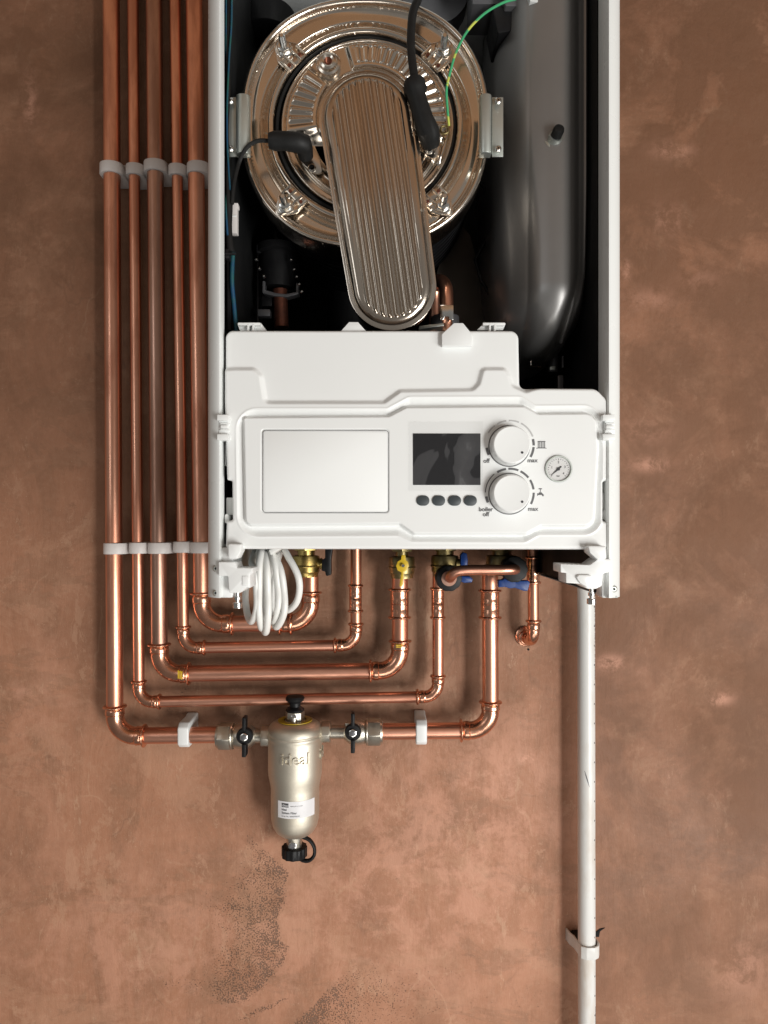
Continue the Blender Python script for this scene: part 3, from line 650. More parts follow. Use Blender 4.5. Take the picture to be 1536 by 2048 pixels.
def h_pan(X, Y, t):
    h = -.004+.004*np.sqrt(np.clip(1-(1-np.clip(t/6, 0, 1))**2, 0, 1))
    d1 = -sdf(l1, X, Y); h += .0042*sm(-5, 6, d1)
    d2 = -sdf(ba, X, Y); h += -.0040*sm(-1, 12, d2) + .0005*np.exp(-((d2+2)/1.6)**2)
    d3 = -sdf(fa, X, Y); h += .0068*sm(-7, 1.2, d3)
    # battery style flap, recessed outline
    h += -.0012*np.exp(-(np.abs(sdf(flap, X, Y))/.95)**2)
    h += .0006*np.sin(X/47.0)*np.sin(Y/61.0+1)*.3
    return h
flap = rrect(526, 861, 777, 1025, 6)
panel = hfield('control_panel', po, YP, h_pan, 1.25, .02, M['white'], boiler)
YT = YP-.0071                                        # level of the facia's face
MB().sweep([W(x, y, YT-.0002) for x, y in rrect(526, 861, 777, 1025, 6)], .00025, 6, close=True).build('flap_joint', M['print'], panel)
MB().prism(rrect(527.5, 862.5, 775.5, 1023.5, 5), YT-.00015, .002).build('flap', M['white'], panel, bevel=.00012)
# tabs along the top
t1 = MB().prism(rpoly([(884,692,1),(884,668,2),(908,646,2),(926,646,2),(944,668,2),(944,692,1)]), YP-.006, .016).build('panel_tab', M['white'], panel, bevel=.0012)
MB().prism(rpoly([(680,664),(698,644,1),(716,644,1),(734,664)]), YP+.004, .006).build('panel_tab', M['white'], panel, bevel=.0006)
for x0, s_ in ((474, 1), (1012, -1)):
    o = MB()
    o.prism(rpoly([(x0, 646, 1), (x0+s_*48, 646, 2), (x0+s_*60, 662), (x0+s_*6, 662)]) if s_ > 0 else rpoly([(x0, 646, 1), (x0+s_*44, 646, 2), (x0+s_*58, 660), (x0+s_*6, 660)]), YP+.012, .002)
    for k in (20, 30): o.bpx(x0+s_*k, 648, x0+s_*(k+4), 663, YP+.006, .006)
    o.bpx(x0+2*s_, 645, x0+s_*46, 650, YP+.006, .008)
    o.build('hook_tab', M['white'], panel, bevel=.0004)
# side latches
def latch(xa, xb, sgn):
    o = MB()
    for y0_, y1_ in ((829, 841), (868, 880)): o.bpx(xa, y0_, xb, y1_, YF-.005, .012)
    o.bpx(xa+4, 841, xb, 868, YF-.001, .004)
    for y0_ in (846, 858): o.bpx(xa+6, y0_, xb, y0_+3, YF-.003, .01)
    l_ = o.build('latch', M['white'], panel, bevel=.0005)
    MB().bpx(xa+7, 850, xb-2, 857, YF-.004, .008).build('latch_tongue', M['facia'], l_, bevel=.0005)
latch(434, 457, -1); latch(1206, 1230, 1)
for x0, x1, y0_, y1_, r_, Yq in ((445, 453, 882, 932, 4, YP+.012), (452, 466, 995, 1030, 3, YP+.012), (1209, 1221, 900, 953, 5, YP+.006), (1203, 1211, 985, 1020, 3, YP+.006), (449, 458, 1028, 1047, 4, YP+.006), (1205, 1217, 1020, 1040, 5, YP+.003)):
    MB().prism(rrect(x0, y0_, x1, y1_, r_), Yq, .012).build('side_tab', M['white'], panel, bevel=.0008)
# display, film, buttons
MB().prism(rrect(826, 867, 961, 970, 1), YT-.0004, .002).build('display', M['lcd'], panel)
MB().prism(rrect(817, 843, 966, 982, 1), YT-.0012, .0002).build('protective_film', M['film'], panel)
for x in (846, 877.5, 909.5, 941):
    MB().prism(rpoly([(x-13, 991, 10), (x+13, 991, 10), (x+13, 1011.5, 10), (x-13, 1011.5, 10)], 7), YT-.0016, .003).build('button', M['button'], panel, bevel=.0006)
# knobs
def knob(cx, cy):
    c = W(cx, cy, YT)
    s_ = S(YT)
    o = MB().lathe([(40*s_,0),(40*s_,.0015),(38.8*s_,.0035),(37.2*s_,.0115),(36.4*s_,.0129),(34.6*s_,.0137),(28*s_,.0134),(.0001,.0132)], c, (0,-1,0), 72).build('knob', M['facia'], panel, angle=30)
    MB().lathe([(41.8*s_,-.001),(41.8*s_,.0003),(40*s_,.0002)], c, (0,-1,0), 72).build('knob_gap', M['print'], panel)
    return o
def arc(cx, cy, r, a0, a1, wd, m, name='scale_mark', nseg=10):
    s_ = []
    for k in range(nseg+1): a = math.radians(a0+(a1-a0)*k/nseg); s_.append((cx+(r+wd/2)*math.cos(a), cy-(r+wd/2)*math.sin(a)))
    for k in range(nseg, -1, -1): a = math.radians(a0+(a1-a0)*k/nseg); s_.append((cx+(r-wd/2)*math.cos(a), cy-(r-wd/2)*math.sin(a)))
    MB().prism(s_, YT-.0002, .0004).build(name, m, panel)
K1, K2 = (1018.5, 892), (1018.5, 987.5)
for kx, ky, dx, dy in ((*K1, 24, 14), (*K2, 24, 17)):
    o = knob(kx, ky); c = W(kx+dx+2, ky+dy-1, YT-.0137)
    MB().cyl(c, c+Vector((0,.0008,0)), .0012, 16).build('knob_dot', M['ink'], o)
for a0, a1, wd, r in ((206,188,5,47.5),): arc(K1[0]+2, K1[1]-3, r, a0, a1, wd, M['print'])
arc(K1[0]+1, K1[1]-2, 48, 14, -1, 4.5, M['print']); arc(K1[0]+1, K1[1]-2, 48, -5, -30, 4.5, M['print'])
for a0, a1 in ((150, 128), (120, 98), (92, 68), (62, 20)): arc(K1[0]+1, K1[1]-2, 49, a0, a1, 3, M['faint'])
arc(K2[0]+1, K2[1]-2, 47.5, 204, 189, 5, M['print']); arc(K2[0]+1, K2[1]-2, 48.5, 179, 130, 1.6, M['print'])
for a0, a1 in ((121,99),(93,69),(63,39),(32,8),(0,-28)): arc(K2[0]+1, K2[1]-2, 48, a0, a1, 4.2, M['print'])
def ptxt(s_, x, y, size, m='print', rot=0): return text('lettering', s_, x, y, YT-.0003, size, M[m], panel, rot=rot, bold=.00008)
ptxt('off', 973, 922, 12); ptxt('max', 1065, 921, 12); ptxt('boiler', 972, 1019, 12); ptxt('off', 972, 1029, 12); ptxt('max', 1066, 1018, 12)
# radiator and tap symbols
o = MB()
for k in range(5): o.prism([(1076+k*3.2, 883), (1077.3+k*3.2, 883), (1077.3+k*3.2, 896.5), (1076+k*3.2, 896.5)], YT-.0002, .0004)
o.prism([(1075.5,882.2),(1090.8,882.2),(1090.8,883.8),(1075.5,883.8)], YT-.00022, .0004); o.prism([(1075.5,895.2),(1090.8,895.2),(1090.8,896.8),(1075.5,896.8)], YT-.00022, .0004)
o.prism([(1073,896),(1075,896),(1075,897.2),(1073,897.2)], YT-.0002, .0004); o.prism([(1091.4,896),(1093,896),(1093,897.2),(1091.4,897.2)], YT-.0002, .0004)
o.build('radiator_symbol', M['print'], panel)
o = MB()
o.prism(rrect(1077.2, 976.5, 1084.2, 978.6, 1), YT-.0002, .0004); o.prism([(1080,978.6),(1081.4,978.6),(1081.4,984),(1080,984)], YT-.0002, .0004)
o.prism(rpoly([(1074.5,986.5),(1076,986.5),(1076,988),(1079,984.5,1),(1082.6,984.5,1),(1087.6,989.5,2),(1087.6,992.4),(1084.8,992.4),(1083.4,989.8,1),(1076,990.2),(1076,991.5),(1074.5,991.5)]), YT-.00023, .0004)
o.build('tap_symbol', M['print'], panel)
# pressure gauge
gc = W(1117, 938, YT); s_ = S(YT)
gg = MB().lathe([(27*s_,-.001),(27*s_,.0015),(26*s_,.0022),(24.5*s_,.0022),(23.5*s_,.0005),(23.2*s_,-.001)], gc, (0,-1,0), 64)
gg.build('gauge_bezel', M['zinc'], panel)
gf = MB().lathe([(23.6*s_,-.0016),(23.6*s_,.0004),(.0001,.0004)], gc, (0,-1,0), 64).build('gauge_face', M['dial'], panel)
o = MB()
for k in range(21):
    a = math.radians(225-270*k/20); r1, r2 = (21, 17.5) if k % 5 == 0 else (21, 19); wv = .45
    d_ = (math.cos(a), -math.sin(a)); n_ = (-d_[1], d_[0])
    o.prism([(1117+d_[0]*r_+n_[0]*e__, 938+d_[1]*r_+n_[1]*e__) for r_, e__ in ((r1,wv),(r1,-wv),(r2,-wv),(r2,wv))], YT-.0006, .0003)
o.build('gauge_ticks', M['print'], gf)
for s__, a in (('1', 168), ('2', 90), ('3', 17), ('4', -42)):
    text('gauge_number', s__, 1117+13.5*math.cos(math.radians(a)), 938-13.5*math.sin(math.radians(a)), YT-.0006, 6.5, M['ink'], gf)
text('gauge_number', 'bar', 1116.5, 952, YT-.0006, 5, M['ink'], gf)
a = math.radians(222); d_ = Vector((math.cos(a), -math.sin(a))); n_ = Vector((-d_.y, d_.x)); g0 = Vector((1117, 938))
MB().prism([tuple(g0+d_*19), tuple(g0+n_*1.6+d_*2), tuple(g0+n_*1.1-d_*8), tuple(g0-n_*1.1-d_*8), tuple(g0-n_*1.6+d_*2)], YT-.0012, .0005).build('gauge_needle', M['ink'], gf)
MB().prism(circ(1117, 938, 3.2, 20), YT-.0014, .001).build('needle_hub', M['ink'], gf)
MB().prism(circ(1117, 938, 24.3, 48), YT-.0019, .0003).build('gauge_glass', M['lens'], gf)
# service arms (white plastic hinges) at the lower corners
ar = MB()
ar.bpx(440,1095,466,1196,YP-.002,.02)
ar.build('hinge_arm', M['white'], boiler, bevel=.002)
a1 = MB(); a1.prism(rpoly([(456,1088,3),(482,1088,3),(482,1102,4),(474,1118,4),(456,1118,4)]), YP-.016, .02); a1.build('arm_hook', M['white'], boiler, bevel=.0015)
a2 = MB(); a2.prism(rpoly([(437,1124,2),(470,1124,4),(474,1136,2),(505,1136,2),(505,1146,2),(500,1148,2),(501,1176,2),(492,1176,2),(480,1186,3),(458,1186,3),(456,1152,3),(437,1152,2)]), YP-.012, .03)
a2 = a2.build('hinge_block', M['white'], boiler, bevel=.0015)
MB().bpx(484,1152,497,1172,YP-.013,.004).build('block_rib', M['facia'], a2, bevel=.0008)
MB().lathe([(.0022,0),(.0022,.004),(.0034,.0045),(.0034,.0075),(.0022,.008),(.0022,.010),(.0045,.0105),(.0045,.0155),(.003,.016)], W(475,1184,YP), (0,0,-1), 20).build('adjust_screw', M['chrome'], a2)
MB().prism(rpoly([(1176,1092,3),(1212,1092,3),(1214,1118,4),(1196,1120,3),(1180,1106,4)]), YP-.016, .02).build('arm_hook', M['white'], boiler, bevel=.0015)
MB().bpx(1204,1095,1222,1196,YP-.001,.02).build('hinge_arm', M['white'], boiler, bevel=.002)
a3 = MB(); a3.prism(rpoly([(1121,1128,2),(1180,1130,6),(1196,1118,6),(1222,1118,4),(1226,1142,4),(1206,1148,3),(1204,1172,3),(1192,1178,3),(1176,1178,3),(1160,1168,3),(1132,1166,2),(1132,1146,2),(1121,1145,2)]), YP-.012, .03)
a3 = a3.build('hinge_block', M['white'], boiler, bevel=.0015)
MB().prism(rpoly([(1150,1150,6),(1186,1150,4),(1180,1164,3),(1176,1176,3),(1160,1166,3)]), YP-.015, .006).build('block_rib', M['facia'], a3, bevel=.001)
MB().lathe([(.0022,0),(.0022,.004),(.0034,.0045),(.0034,.0075),(.0022,.008),(.0022,.010),(.0045,.0105),(.0045,.0155),(.003,.016)], W(1183,1176,YP), (0,0,-1), 20).build('adjust_screw', M['chrome'], a3)

# ------------------------------------------------------------------ copper pipework
R22, R15 = .0113, .0077
def straight(a, b, r, m, par, name='pipe'):
    return MB().cyl(a, b, r, 32).build(name, m, par)
def bead(L, x, r, hgt=.36, wd=.0019):
    return r*(1+hgt*math.sqrt(max(0, 1-((x-L)/wd)**2)))
def fit_radii(total, r, arcs, sock):
    pass
def elbow(Cn, dA, dB, r, LA, LB, par, Rb=None, name='elbow', m=None, back=False):
    Cn = Vector(Cn); dA = Vector(dA).normalized(); dB = Vector(dB).normalized()
    Rb = Rb or r*2.5; ang = PI-dA.angle(dB); tl = Rb*math.tan(ang/2)
    pts = []; rr = []
    def leg(L, rev):
        xs = []
        n1 = 9
        for k in range(n1): xs.append(.0044*k/(n1-1))
        sk = L-tl-.0015
        for k in range(1, 6): xs.append(.0044+(sk-.0044)*k/5)
        out = []
        for x in xs:
            if x <= .0044: rad = r*(1.03+.41*math.sqrt(max(0, 1-((x-.0022)/.0022)**2)))
            else: rad = r*1.155
            if .0044 < x < .0044+(sk-.0044)*.25: rad = r*1.12
            out.append((L-x, rad))
        out.append((tl+.0012, r*1.19)); out.append((tl+.0002, r*1.09))
        return out
    A = leg(LA, 0)
    for d_, rad in A: pts.append(Cn+dA*d_); rr.append(rad)
    c = Cn+(dA+dB).normalized()*(Rb/math.cos(ang/2)) if True else None
    n_ = 14; pA = Cn+dA*tl; u = (pA-c); v = (Cn+dB*tl-c)
    axis = u.cross(v).normalized(); tot = u.angle(v)
    for k in range(1, n_):
        q_ = Matrix.Rotation(tot*k/n_, 3, axis) @ u; pts.append(c+q_); rr.append(r*1.08)
    for d_, rad in reversed(leg(LB, 0)): pts.append(Cn+dB*d_); rr.append(rad)
    return MB().sweep(pts, rr, 36).build(name, m or M['copper_fit'], par, angle=38)
def coupling(a, b, r, par, name='coupling', m=None):
    a = Vector(a); b = Vector(b); L = (b-a).length; d_ = (b-a).normalized(); pf = []
    for k in range(9): x = .0044*k/8; pf.append((r*(1.03+.41*math.sqrt(max(0, 1-((x-.0022)/.0022)**2))), x))
    pf += [(r*1.14,.0042),(r*1.15,L*.3),(r*1.12,L*.32),(r*1.15,L*.36),(r*1.15,L*.49),(r*1.11,L*.5),(r*1.15,L*.51),(r*1.15,L*.66),(r*1.12,L*.69),(r*1.15,L*.72),(r*1.14,L-.0042)]
    for k in range(9): x = .0044*k/8; pf.append((r*(1.03+.41*math.sqrt(max(0, 1-((x-.0022)/.0022)**2))), L-.0044+x))
    return MB().lathe(pf, a, d_, 36).build(name, m or M['copper_fit'], par, angle=38)
YPp = -.040
PG = 'copper pipes clipped to the plaster wall'
def run(label, r, xt, xb, yc, x_end, yc2, xv, y_up, mv, mh, LL, LR=None, up_Y=None, RbF=2.5, name='copper_pipe'):
    """one pipe run: down the wall at xt..xb, elbow, across, elbow, up at xv to y_up"""
    up_Y = YPp
    c1 = W(xb, yc, YPp); t_ = thing(name, label, 'pipe', (c1.x, 0, c1.z), PG)
    slope = (xb-xt)/yc; top = W(xt-slope*500, -500, YPp); d1 = (top-c1).normalized()
    c2 = W(xv, yc2, YPp); d2 = (c2-c1).normalized()
    straight(top, c1+d1*(LL-.004), r, mv, t_)
    elbow(c1, d1, d2, r, LL, LL, t_, r*RbF)
    straight(c1+d2*(LL-.004), c2-d2*(LL-.004), r, mh, t_)
    tp = W(xv, y_up, up_Y); d3 = (tp-c2).normalized()
    elbow(c2, -d2, d3, r, LL, LL, t_, r*RbF)
    straight(c2+d3*(LL-.004), tp, r, M['copper'], t_)
    return t_, c1, d1, c2, d3
s = S(YPp)
# return pipe, interrupted by the filter
c1 = W(230, 1472, YPp)
t1_ = thing('copper_pipe', 'leftmost and outermost copper pipe, turning right at the bottom toward the magnetic filter', 'pipe', (c1.x, 0, c1.z), PG)
top = W(220, -500, YPp); d1 = (top-c1).normalized(); LL22 = 62*s
straight(top, c1+d1*(LL22-.004), R22, M['copper'], t1_)
dR = (W(450, 1469, YPp)-c1).normalized()
elbow(c1, d1, dR, R22, LL22, LL22, t1_, R22*2.6)
straight(c1+dR*(LL22-.004), W(462, 1469, YPp), R22, M['copper_h'], t1_)
c2 = W(981, 1461, YPp)
t1b = thing('copper_pipe', 'wide copper pipe rising on the right from the magnetic filter to the rightmost brass valve', 'pipe', (c2.x, 0, c2.z), PG)
straight(W(745, 1463, YPp), c2-Vector((LL22-.004,0,0)), R22, M['copper_h'], t1b)
elbow(c2, (-1,0,0), (0,0,1), R22, LL22, 60*s, t1b, R22*2.6)
straight(c2+Vector((0,0,60*s-.004)), W(980, 1140, YPp), R22, M['copper'], t1b)
coupling(W(980, 1238, YPp), W(980, 1178, YPp), R22, t1b)
# the four other runs
r2, *_ = run('thin copper pipe, second from the left, with the longest level run above the magnetic filter', R15, 266, 278, 1404, 0, 1393, 876, 1110, M['copper'], M['copper_h'], 44*s)
coupling(W(875.5, 1238, YPp), W(875.5, 1174, YPp), R15, r2)
o = MB()
for k in range(26):
    y_ = 1252+k*3.3
    if k % 5 == 4: continue
    c_ = W(876, y_, YPp); q0 = -.95; rr_ = R15+.0001
    vs_ = [(c_.x+rr_*math.sin(q0+e1), YPp-rr_*math.cos(q0+e1), c_.z+e2) for e1, e2 in ((-.09,.0006),(.09,.0008),(.09,-.0007),(-.07,-.0005))]
    vs_ += [(x_*1.0, y2+.0004, z_) for x_, y2, z_ in vs_]
    o.add(vs_, [(0,1,2,3),(7,6,5,4),(0,4,5,1),(1,5,6,2),(2,6,7,3),(3,7,4,0)])
tagit(o.build('printed_marks', M['redcopper'], r2), kind='stuff')
r3, c3a, d3a, c3b, d3b = run('wide tarnished copper pipe, middle of the five, rising to the yellow lever valve', R22, 308, 319, 1348, 0, 1341, 800, 1140, M['copper_old'], M['copper_h'], 62*s, RbF=2.6)
coupling(W(799, 1238, YPp), W(799, 1176, YPp), R22, r3)
for x, y, Yq in ((360, 1350, YPp-R22*1.2), (800, 1291, YPp-R22*1.2)):
    o = MB()
    for k in range(3): 
        if x < 500: o.bpx(x-4.5+k*3.4, y-9+k, x-2.6+k*3.4, y+7+k, Yq-.0002, .004)
        else: o.bpx(x-8, y-5+k*3.6, x+7-k*2, y-3+k*3.6, Yq-.0002, .004)
    o.build('gas_mark', M['yellow'], r3)
r4, *_ = run('thin copper pipe, fourth from the left, level run just above the wide middle one', R15, 350, 367, 1296, 0, 1290, 712, 1090, M['copper'], M['copper_h'], 45*s)
coupling(W(711, 1225, YPp), W(711, 1168, YPp), R15, r4)
r5, *_ = run('wide copper pipe nearest the boiler casing, looping behind the coiled white cable', R22, 388, 404, 1248, 0, 1246, 621, 1140, M['copper'], M['copper_h'], 64*s, RbF=2.6)
MB().lathe([(R22*1.03,0),(R22*1.36,.001),(R22*1.42,.0022),(R22*1.36,.0035),(R22*1.12,.0045),(R22*1.1,.012)], W(586,1247,YPp), (-1,0,0), 36).build('collar', M['copper_fit'], r5)
# short discharge pipe into the wall
c6 = W(1067, 1283, YPp)
t6 = thing('copper_pipe', 'short thin copper pipe on the right that turns into the wall beside the blue lever', 'pipe', (c6.x, 0, c6.z), PG)
straight(c6+Vector((0,0,.02)), W(1066, 1095, YPp), R15, M['copper'], t6)
coupling(W(1066, 1168, YPp), W(1066, 1112, YPp), R15, t6)
elbow(c6, (0,0,1), (-.1,1,-.0), R15, 44*s, .036, t6, R15*2.2)
MB().lathe([(.0135,0),(.0150,.001),(.0150,.002),(.012,.0035),(.009,.004)], Vector((c6.x-.003, -.0005, c6.z+.001)), (0,-1,0), 32).build('wall_flange', M['copper_fit'], t6)
o = MB()
for x, y in ((1040,1281),(1057,1299)): o.prism(circ(x, y, 2.2, 10), -.0008, .0009)
o.build('drill_mark', M['hole'], t6)

# ------------------------------------------------------------------ pipe clips
def clip_mesh(r, h):
    w_ = r+.0048; yb = -YPp; n = 14
    pts = [(-w_-.002, 0), (-w_-.002, -.010), (-w_, -.014), (-w_, YPp)]
    pts += [(w_*math.cos(PI-PI*k/n*1.0), YPp-(w_*.86)*math.sin(PI*k/n)) for k in range(1, n)]
    pts += [(w_, YPp), (w_, -.014), (w_+.002, -.010), (w_+.002, 0)]
    m = MB().prism3([(x, y, -h/2) for x, y in pts], (0, 0, h))
    return m
G1, G2 = 'white clips in the upper row on the pipe bank', 'white clips in the lower row on the pipe bank'
cols = [('leftmost', R22, 223, 230.5, 340, 1097), ('second', R15, 270, 276.5, 342, 1096), ('middle', R22, 311, 319, 336, 1096), ('fourth', R15, 355, 364.5, 343, 1094), ('rightmost', R22, 397, 403.5, 340, 1095)]
desc = {'leftmost': 'wide white clip on the leftmost copper pipe', 'second': 'narrow white clip on the second copper pipe from the left', 'middle': 'wide white clip on the middle, tarnished copper pipe', 'fourth': 'narrow white clip on the fourth copper pipe from the left', 'rightmost': 'wide white clip half hidden beside the boiler casing'}
for nm, r, xa, xb, ya, yb in cols:
    for j, (x, y, g) in enumerate(((xa, ya, G1), (xb, yb, G2))):
        loc = W(x, y, YPp); p_ = Vector((loc.x, 0, loc.z))
        mm = clip_mesh(r, .0155); mm.v = [(v[0]+p_.x, v[1]+p_.y, v[2]+p_.z) for v in mm.v]
        e_ = bpy.data.objects.new('pipe_clip', None); e_.location = p_
        o = mm.build('pipe_clip', M['nylon'], None, bevel=.0012)
        for v in o.data.vertices: v.co -= p_
        o.location = p_; tagit(o, desc[nm]+(', upper row' if j == 0 else ', lower row'), 'pipe clip', g)
# wall rail behind each row of clips
for y, dz, lab in ((340, .0, 'thin white rail joining the upper row of pipe clips at the wall'), (1096, 0, 'thin white rail joining the lower row of pipe clips at the wall')):
    a, b = W(205 if y < 500 else 212, y, -.008), W(420, y, -.008)
    o = MB().box((a.x, -.007, a.z-.0078), (b.x, 0, a.z+.0078)).build('clip_rail', M['nylon'], None, bevel=.001)
    tagit(o, lab, 'clip rail')
for x, y, wd, lab in ((371, 1467, 13, 'white clip on the level pipe left of the magnetic filter'), (842, 1462, 11, 'white clip on the level pipe right of the magnetic filter')):
    loc = W(x, y, YPp); h = .0155; w_ = R22+.0062
    pts = [(-w_-.002, 0), (-w_-.002, -.008), (-w_, -.012), (-w_, YPp-.006), (-w_+.006, YPp-.0135), (w_-.006, YPp-.0135), (w_, YPp-.006), (w_, -.012), (w_+.002, -.008), (w_+.002, 0)]
    o = MB().prism3([(loc.x-h/2, q_[1], loc.z+q_[0]) for q_ in pts], (h, 0, 0)).build('pipe_clip', M['white'], None, bevel=.0022, seg=3)
    p_ = Vector((loc.x, 0, loc.z))
    for v in o.data.vertices: v.co -= p_
    o.location = p_; tagit(o, lab, 'pipe clip', 'white clips on the filter pipe')

# ------------------------------------------------------------------ magnetic filter and its valves
fc = W(592, 1467, YPp); fx, fy = fc.x, -.050
flt = thing('magnetic_filter', 'satin nickel magnetic filter bottle with white label and black drain cap', 'filter', (fx, 0, W(0, 1690, YPp).z))
sf = S(fy)
def fz(y): return (HY-y)*sf
R = lambda px: px*sf
body = [(R(14),1440),(R(30),1440.5),(R(42),1443),(R(49),1448),(R(53),1455),(R(54),1462),(R(54),1464),(R(52.8),1465.5),(R(52.8),1467),(R(54),1468.5),(R(54),1473),(R(53),1475),(R(53.5),1480),(R(53.5),1536),(R(53),1546),(R(51),1556),(R(49),1566),(R(48),1574),(R(48),1622),(R(47),1636),(R(44),1649),(R(38),1659),(R(29),1666),(R(18),1670),(R(14),1671)]
bd = MB().lathe([(r, -(fz(1440)-fz(y))) for r, y in body], (fx, fy, fz(1440)), (0,0,1), 96)
bd = MB(); bd.lathe([(r, fz(y)-fz(1440)) for r, y in body], (fx, fy, fz(1440)), (0,0,1), 96); bd = bd.build('bottle', M['satin'], flt, angle=50)
# embossed name round the body
rb_ = R(53.5)
text('embossed_name', 'ideal', 590, 1521, fy-rb_, 33, M['satin'], bd, bend=(fx, fy, rb_), ext=.0011)
text('embossed_name', 'ideal', 590+92, 1521, fy-rb_, 33, M['satin'], bd, bend=(fx, fy, rb_), ext=.0011)
# label
rl = R(48)+.0003; lab_m = MB(); vs_ = []; fs_ = []
a0, a1 = -.62, 1.02
ny = 24
for k in range(ny+1):
    a = a0+(a1-a0)*k/ny
    for y in (1604, 1638): vs_.append((fx+rl*math.sin(a), fy-rl*math.cos(a), (HY-y)*S(fy-rl)))
    for y in (1604, 1638): vs_.append((fx+(rl-.0002)*math.sin(a), fy-(rl-.0002)*math.cos(a), (HY-y)*S(fy-rl)))
for k in range(ny): b_ = 4*k; fs_ += [(b_, b_+4, b_+5, b_+1), (b_+2, b_+3, b_+7, b_+6), (b_, b_+2, b_+6, b_+4), (b_+1, b_+5, b_+7, b_+3)]
fs_ += [(0,1,3,2), (4*ny, 4*ny+2, 4*ny+3, 4*ny+1)]
lb = lab_m.add(vs_, fs_).build('paper_label', M['label'], flt, angle=50)
rt = rl+.0001
def lt(s__, x, y, size, m='ink', bold=0): text('label_text', s__, x, y, fy-rt, size, M[m], lb, 'LEFT', bend=(fx, fy, rt), ext=.00003, bold=bold)
# logo pill
o = MB(); pl = [(562+(577-562)*k/6, 1607.5) for k in range(7)]+[(577-(577-562)*k/6, 1615.5) for k in range(7)]
o.prism(pl, fy-rt, .0001)
o.v = [((lambda a: (fx+(rt+.00005+(0 if i < 14 else -.0001))*math.sin(a), fy-(rt+.00005+(0 if i < 14 else -.0001))*math.cos(a), v[2]))((v[0]-fx)/rt)) for i, v in enumerate(o.v)]
o.build('logo', M['ink'], lb)
text('logo_text', 'ideal', 569.5, 1611.7, fy-rt-.0002, 8, M['label'], lb, 'CENTER', bend=(fx, fy, rt+.0002), ext=.00003)
lt('heating & hot water', 580, 1613, 3.2, 'print'); lt('Ideal', 562, 1620.5, 6, bold=.00008); lt('System Filter', 562, 1627, 6, bold=.00008); lt('Serial No. 0000000000', 562, 1633.5, 4, 'print')
# lid parts
MB().lathe([(R(34),0),(R(34),.0008),(R(23),.0010),(R(23),0)], (fx, fy, fz(1440.2)), (0,0,1), 64).build('warning_ring', M['yellow'], flt)
text('ring_text', '!', 566, 1440, fy, 6, M['ink'], flt)
MB().cyl((fx, fy, fz(1441)), (fx, fy, fz(1422)), R(19.5), 8).build('vent_body', M['nickel'], flt, bevel=.001)
MB().cyl((fx, fy-R(17), fz(1430)), (fx, fy-R(24), fz(1430)), R(6.5), 16).build('vent_spout', M['chrome'], flt, bevel=.0008)
MB().cyl((fx, fy-R(20), fz(1428)), (fx, fy-R(20), fz(1441)), R(6.5), 16).build('vent_spout', M['nickel'], flt, bevel=.0008)
MB().lathe([(R(17),0),(R(18.5),.003),(R(14),.0055),(R(11),.007),(R(11),.012),(R(18),.0155),(R(19),.018),(R(17),.021),(R(9),.022),(.0001,.022)], (fx, fy, fz(1422.5)), (0,0,1), 40).build('vent_cap', M['black'], flt, angle=40)
# drain
MB().lathe([(R(17),0),(R(16),-.006),(R(15),-.018),(R(13),-.022)], (fx-.001, fy, fz(1668)), (0,0,1), 32).build('drain_neck', M['nickel'], flt)
MB().cyl((fx-.002, fy-R(11), fz(1685)), (fx-.002, fy-R(18), fz(1685)), R(8.5), 28).build('drain_screw', M['chrome'], flt, bevel=.0008)
MB().cyl((fx-.002, fy-R(17), fz(1685)), (fx-.002, fy-R(18.2), fz(1685)), R(5.5), 6).build('screw_slot', M['slate'], flt)
cpv = []
o = MB(); n_ = 64
cpts = [(fx-.001+R(25)*(1+.035*math.cos(a*12))*math.cos(a), fy+R(25)*(1+.035*math.cos(a*12))*math.sin(a), fz(1712)) for a in [2*PI*i/n_ for i in range(n_)]]
o.prism3(cpts, (0, 0, fz(1692)-fz(1712))).build('drain_cap', M['black'], flt, bevel=.0008)
MB().sweep(crom([Vector((fx+R(x-592), fy-R(dy), fz(y))) for x, y, dy in ((608,1670,8),(622,1676,9),(631,1690,9),(631,1706,9),(622,1716,9),(610,1717,8),(600,1713,5))], 8), .0024, 12, flat=1.8).build('cap_strap', M['rubber'], flt, angle=60)

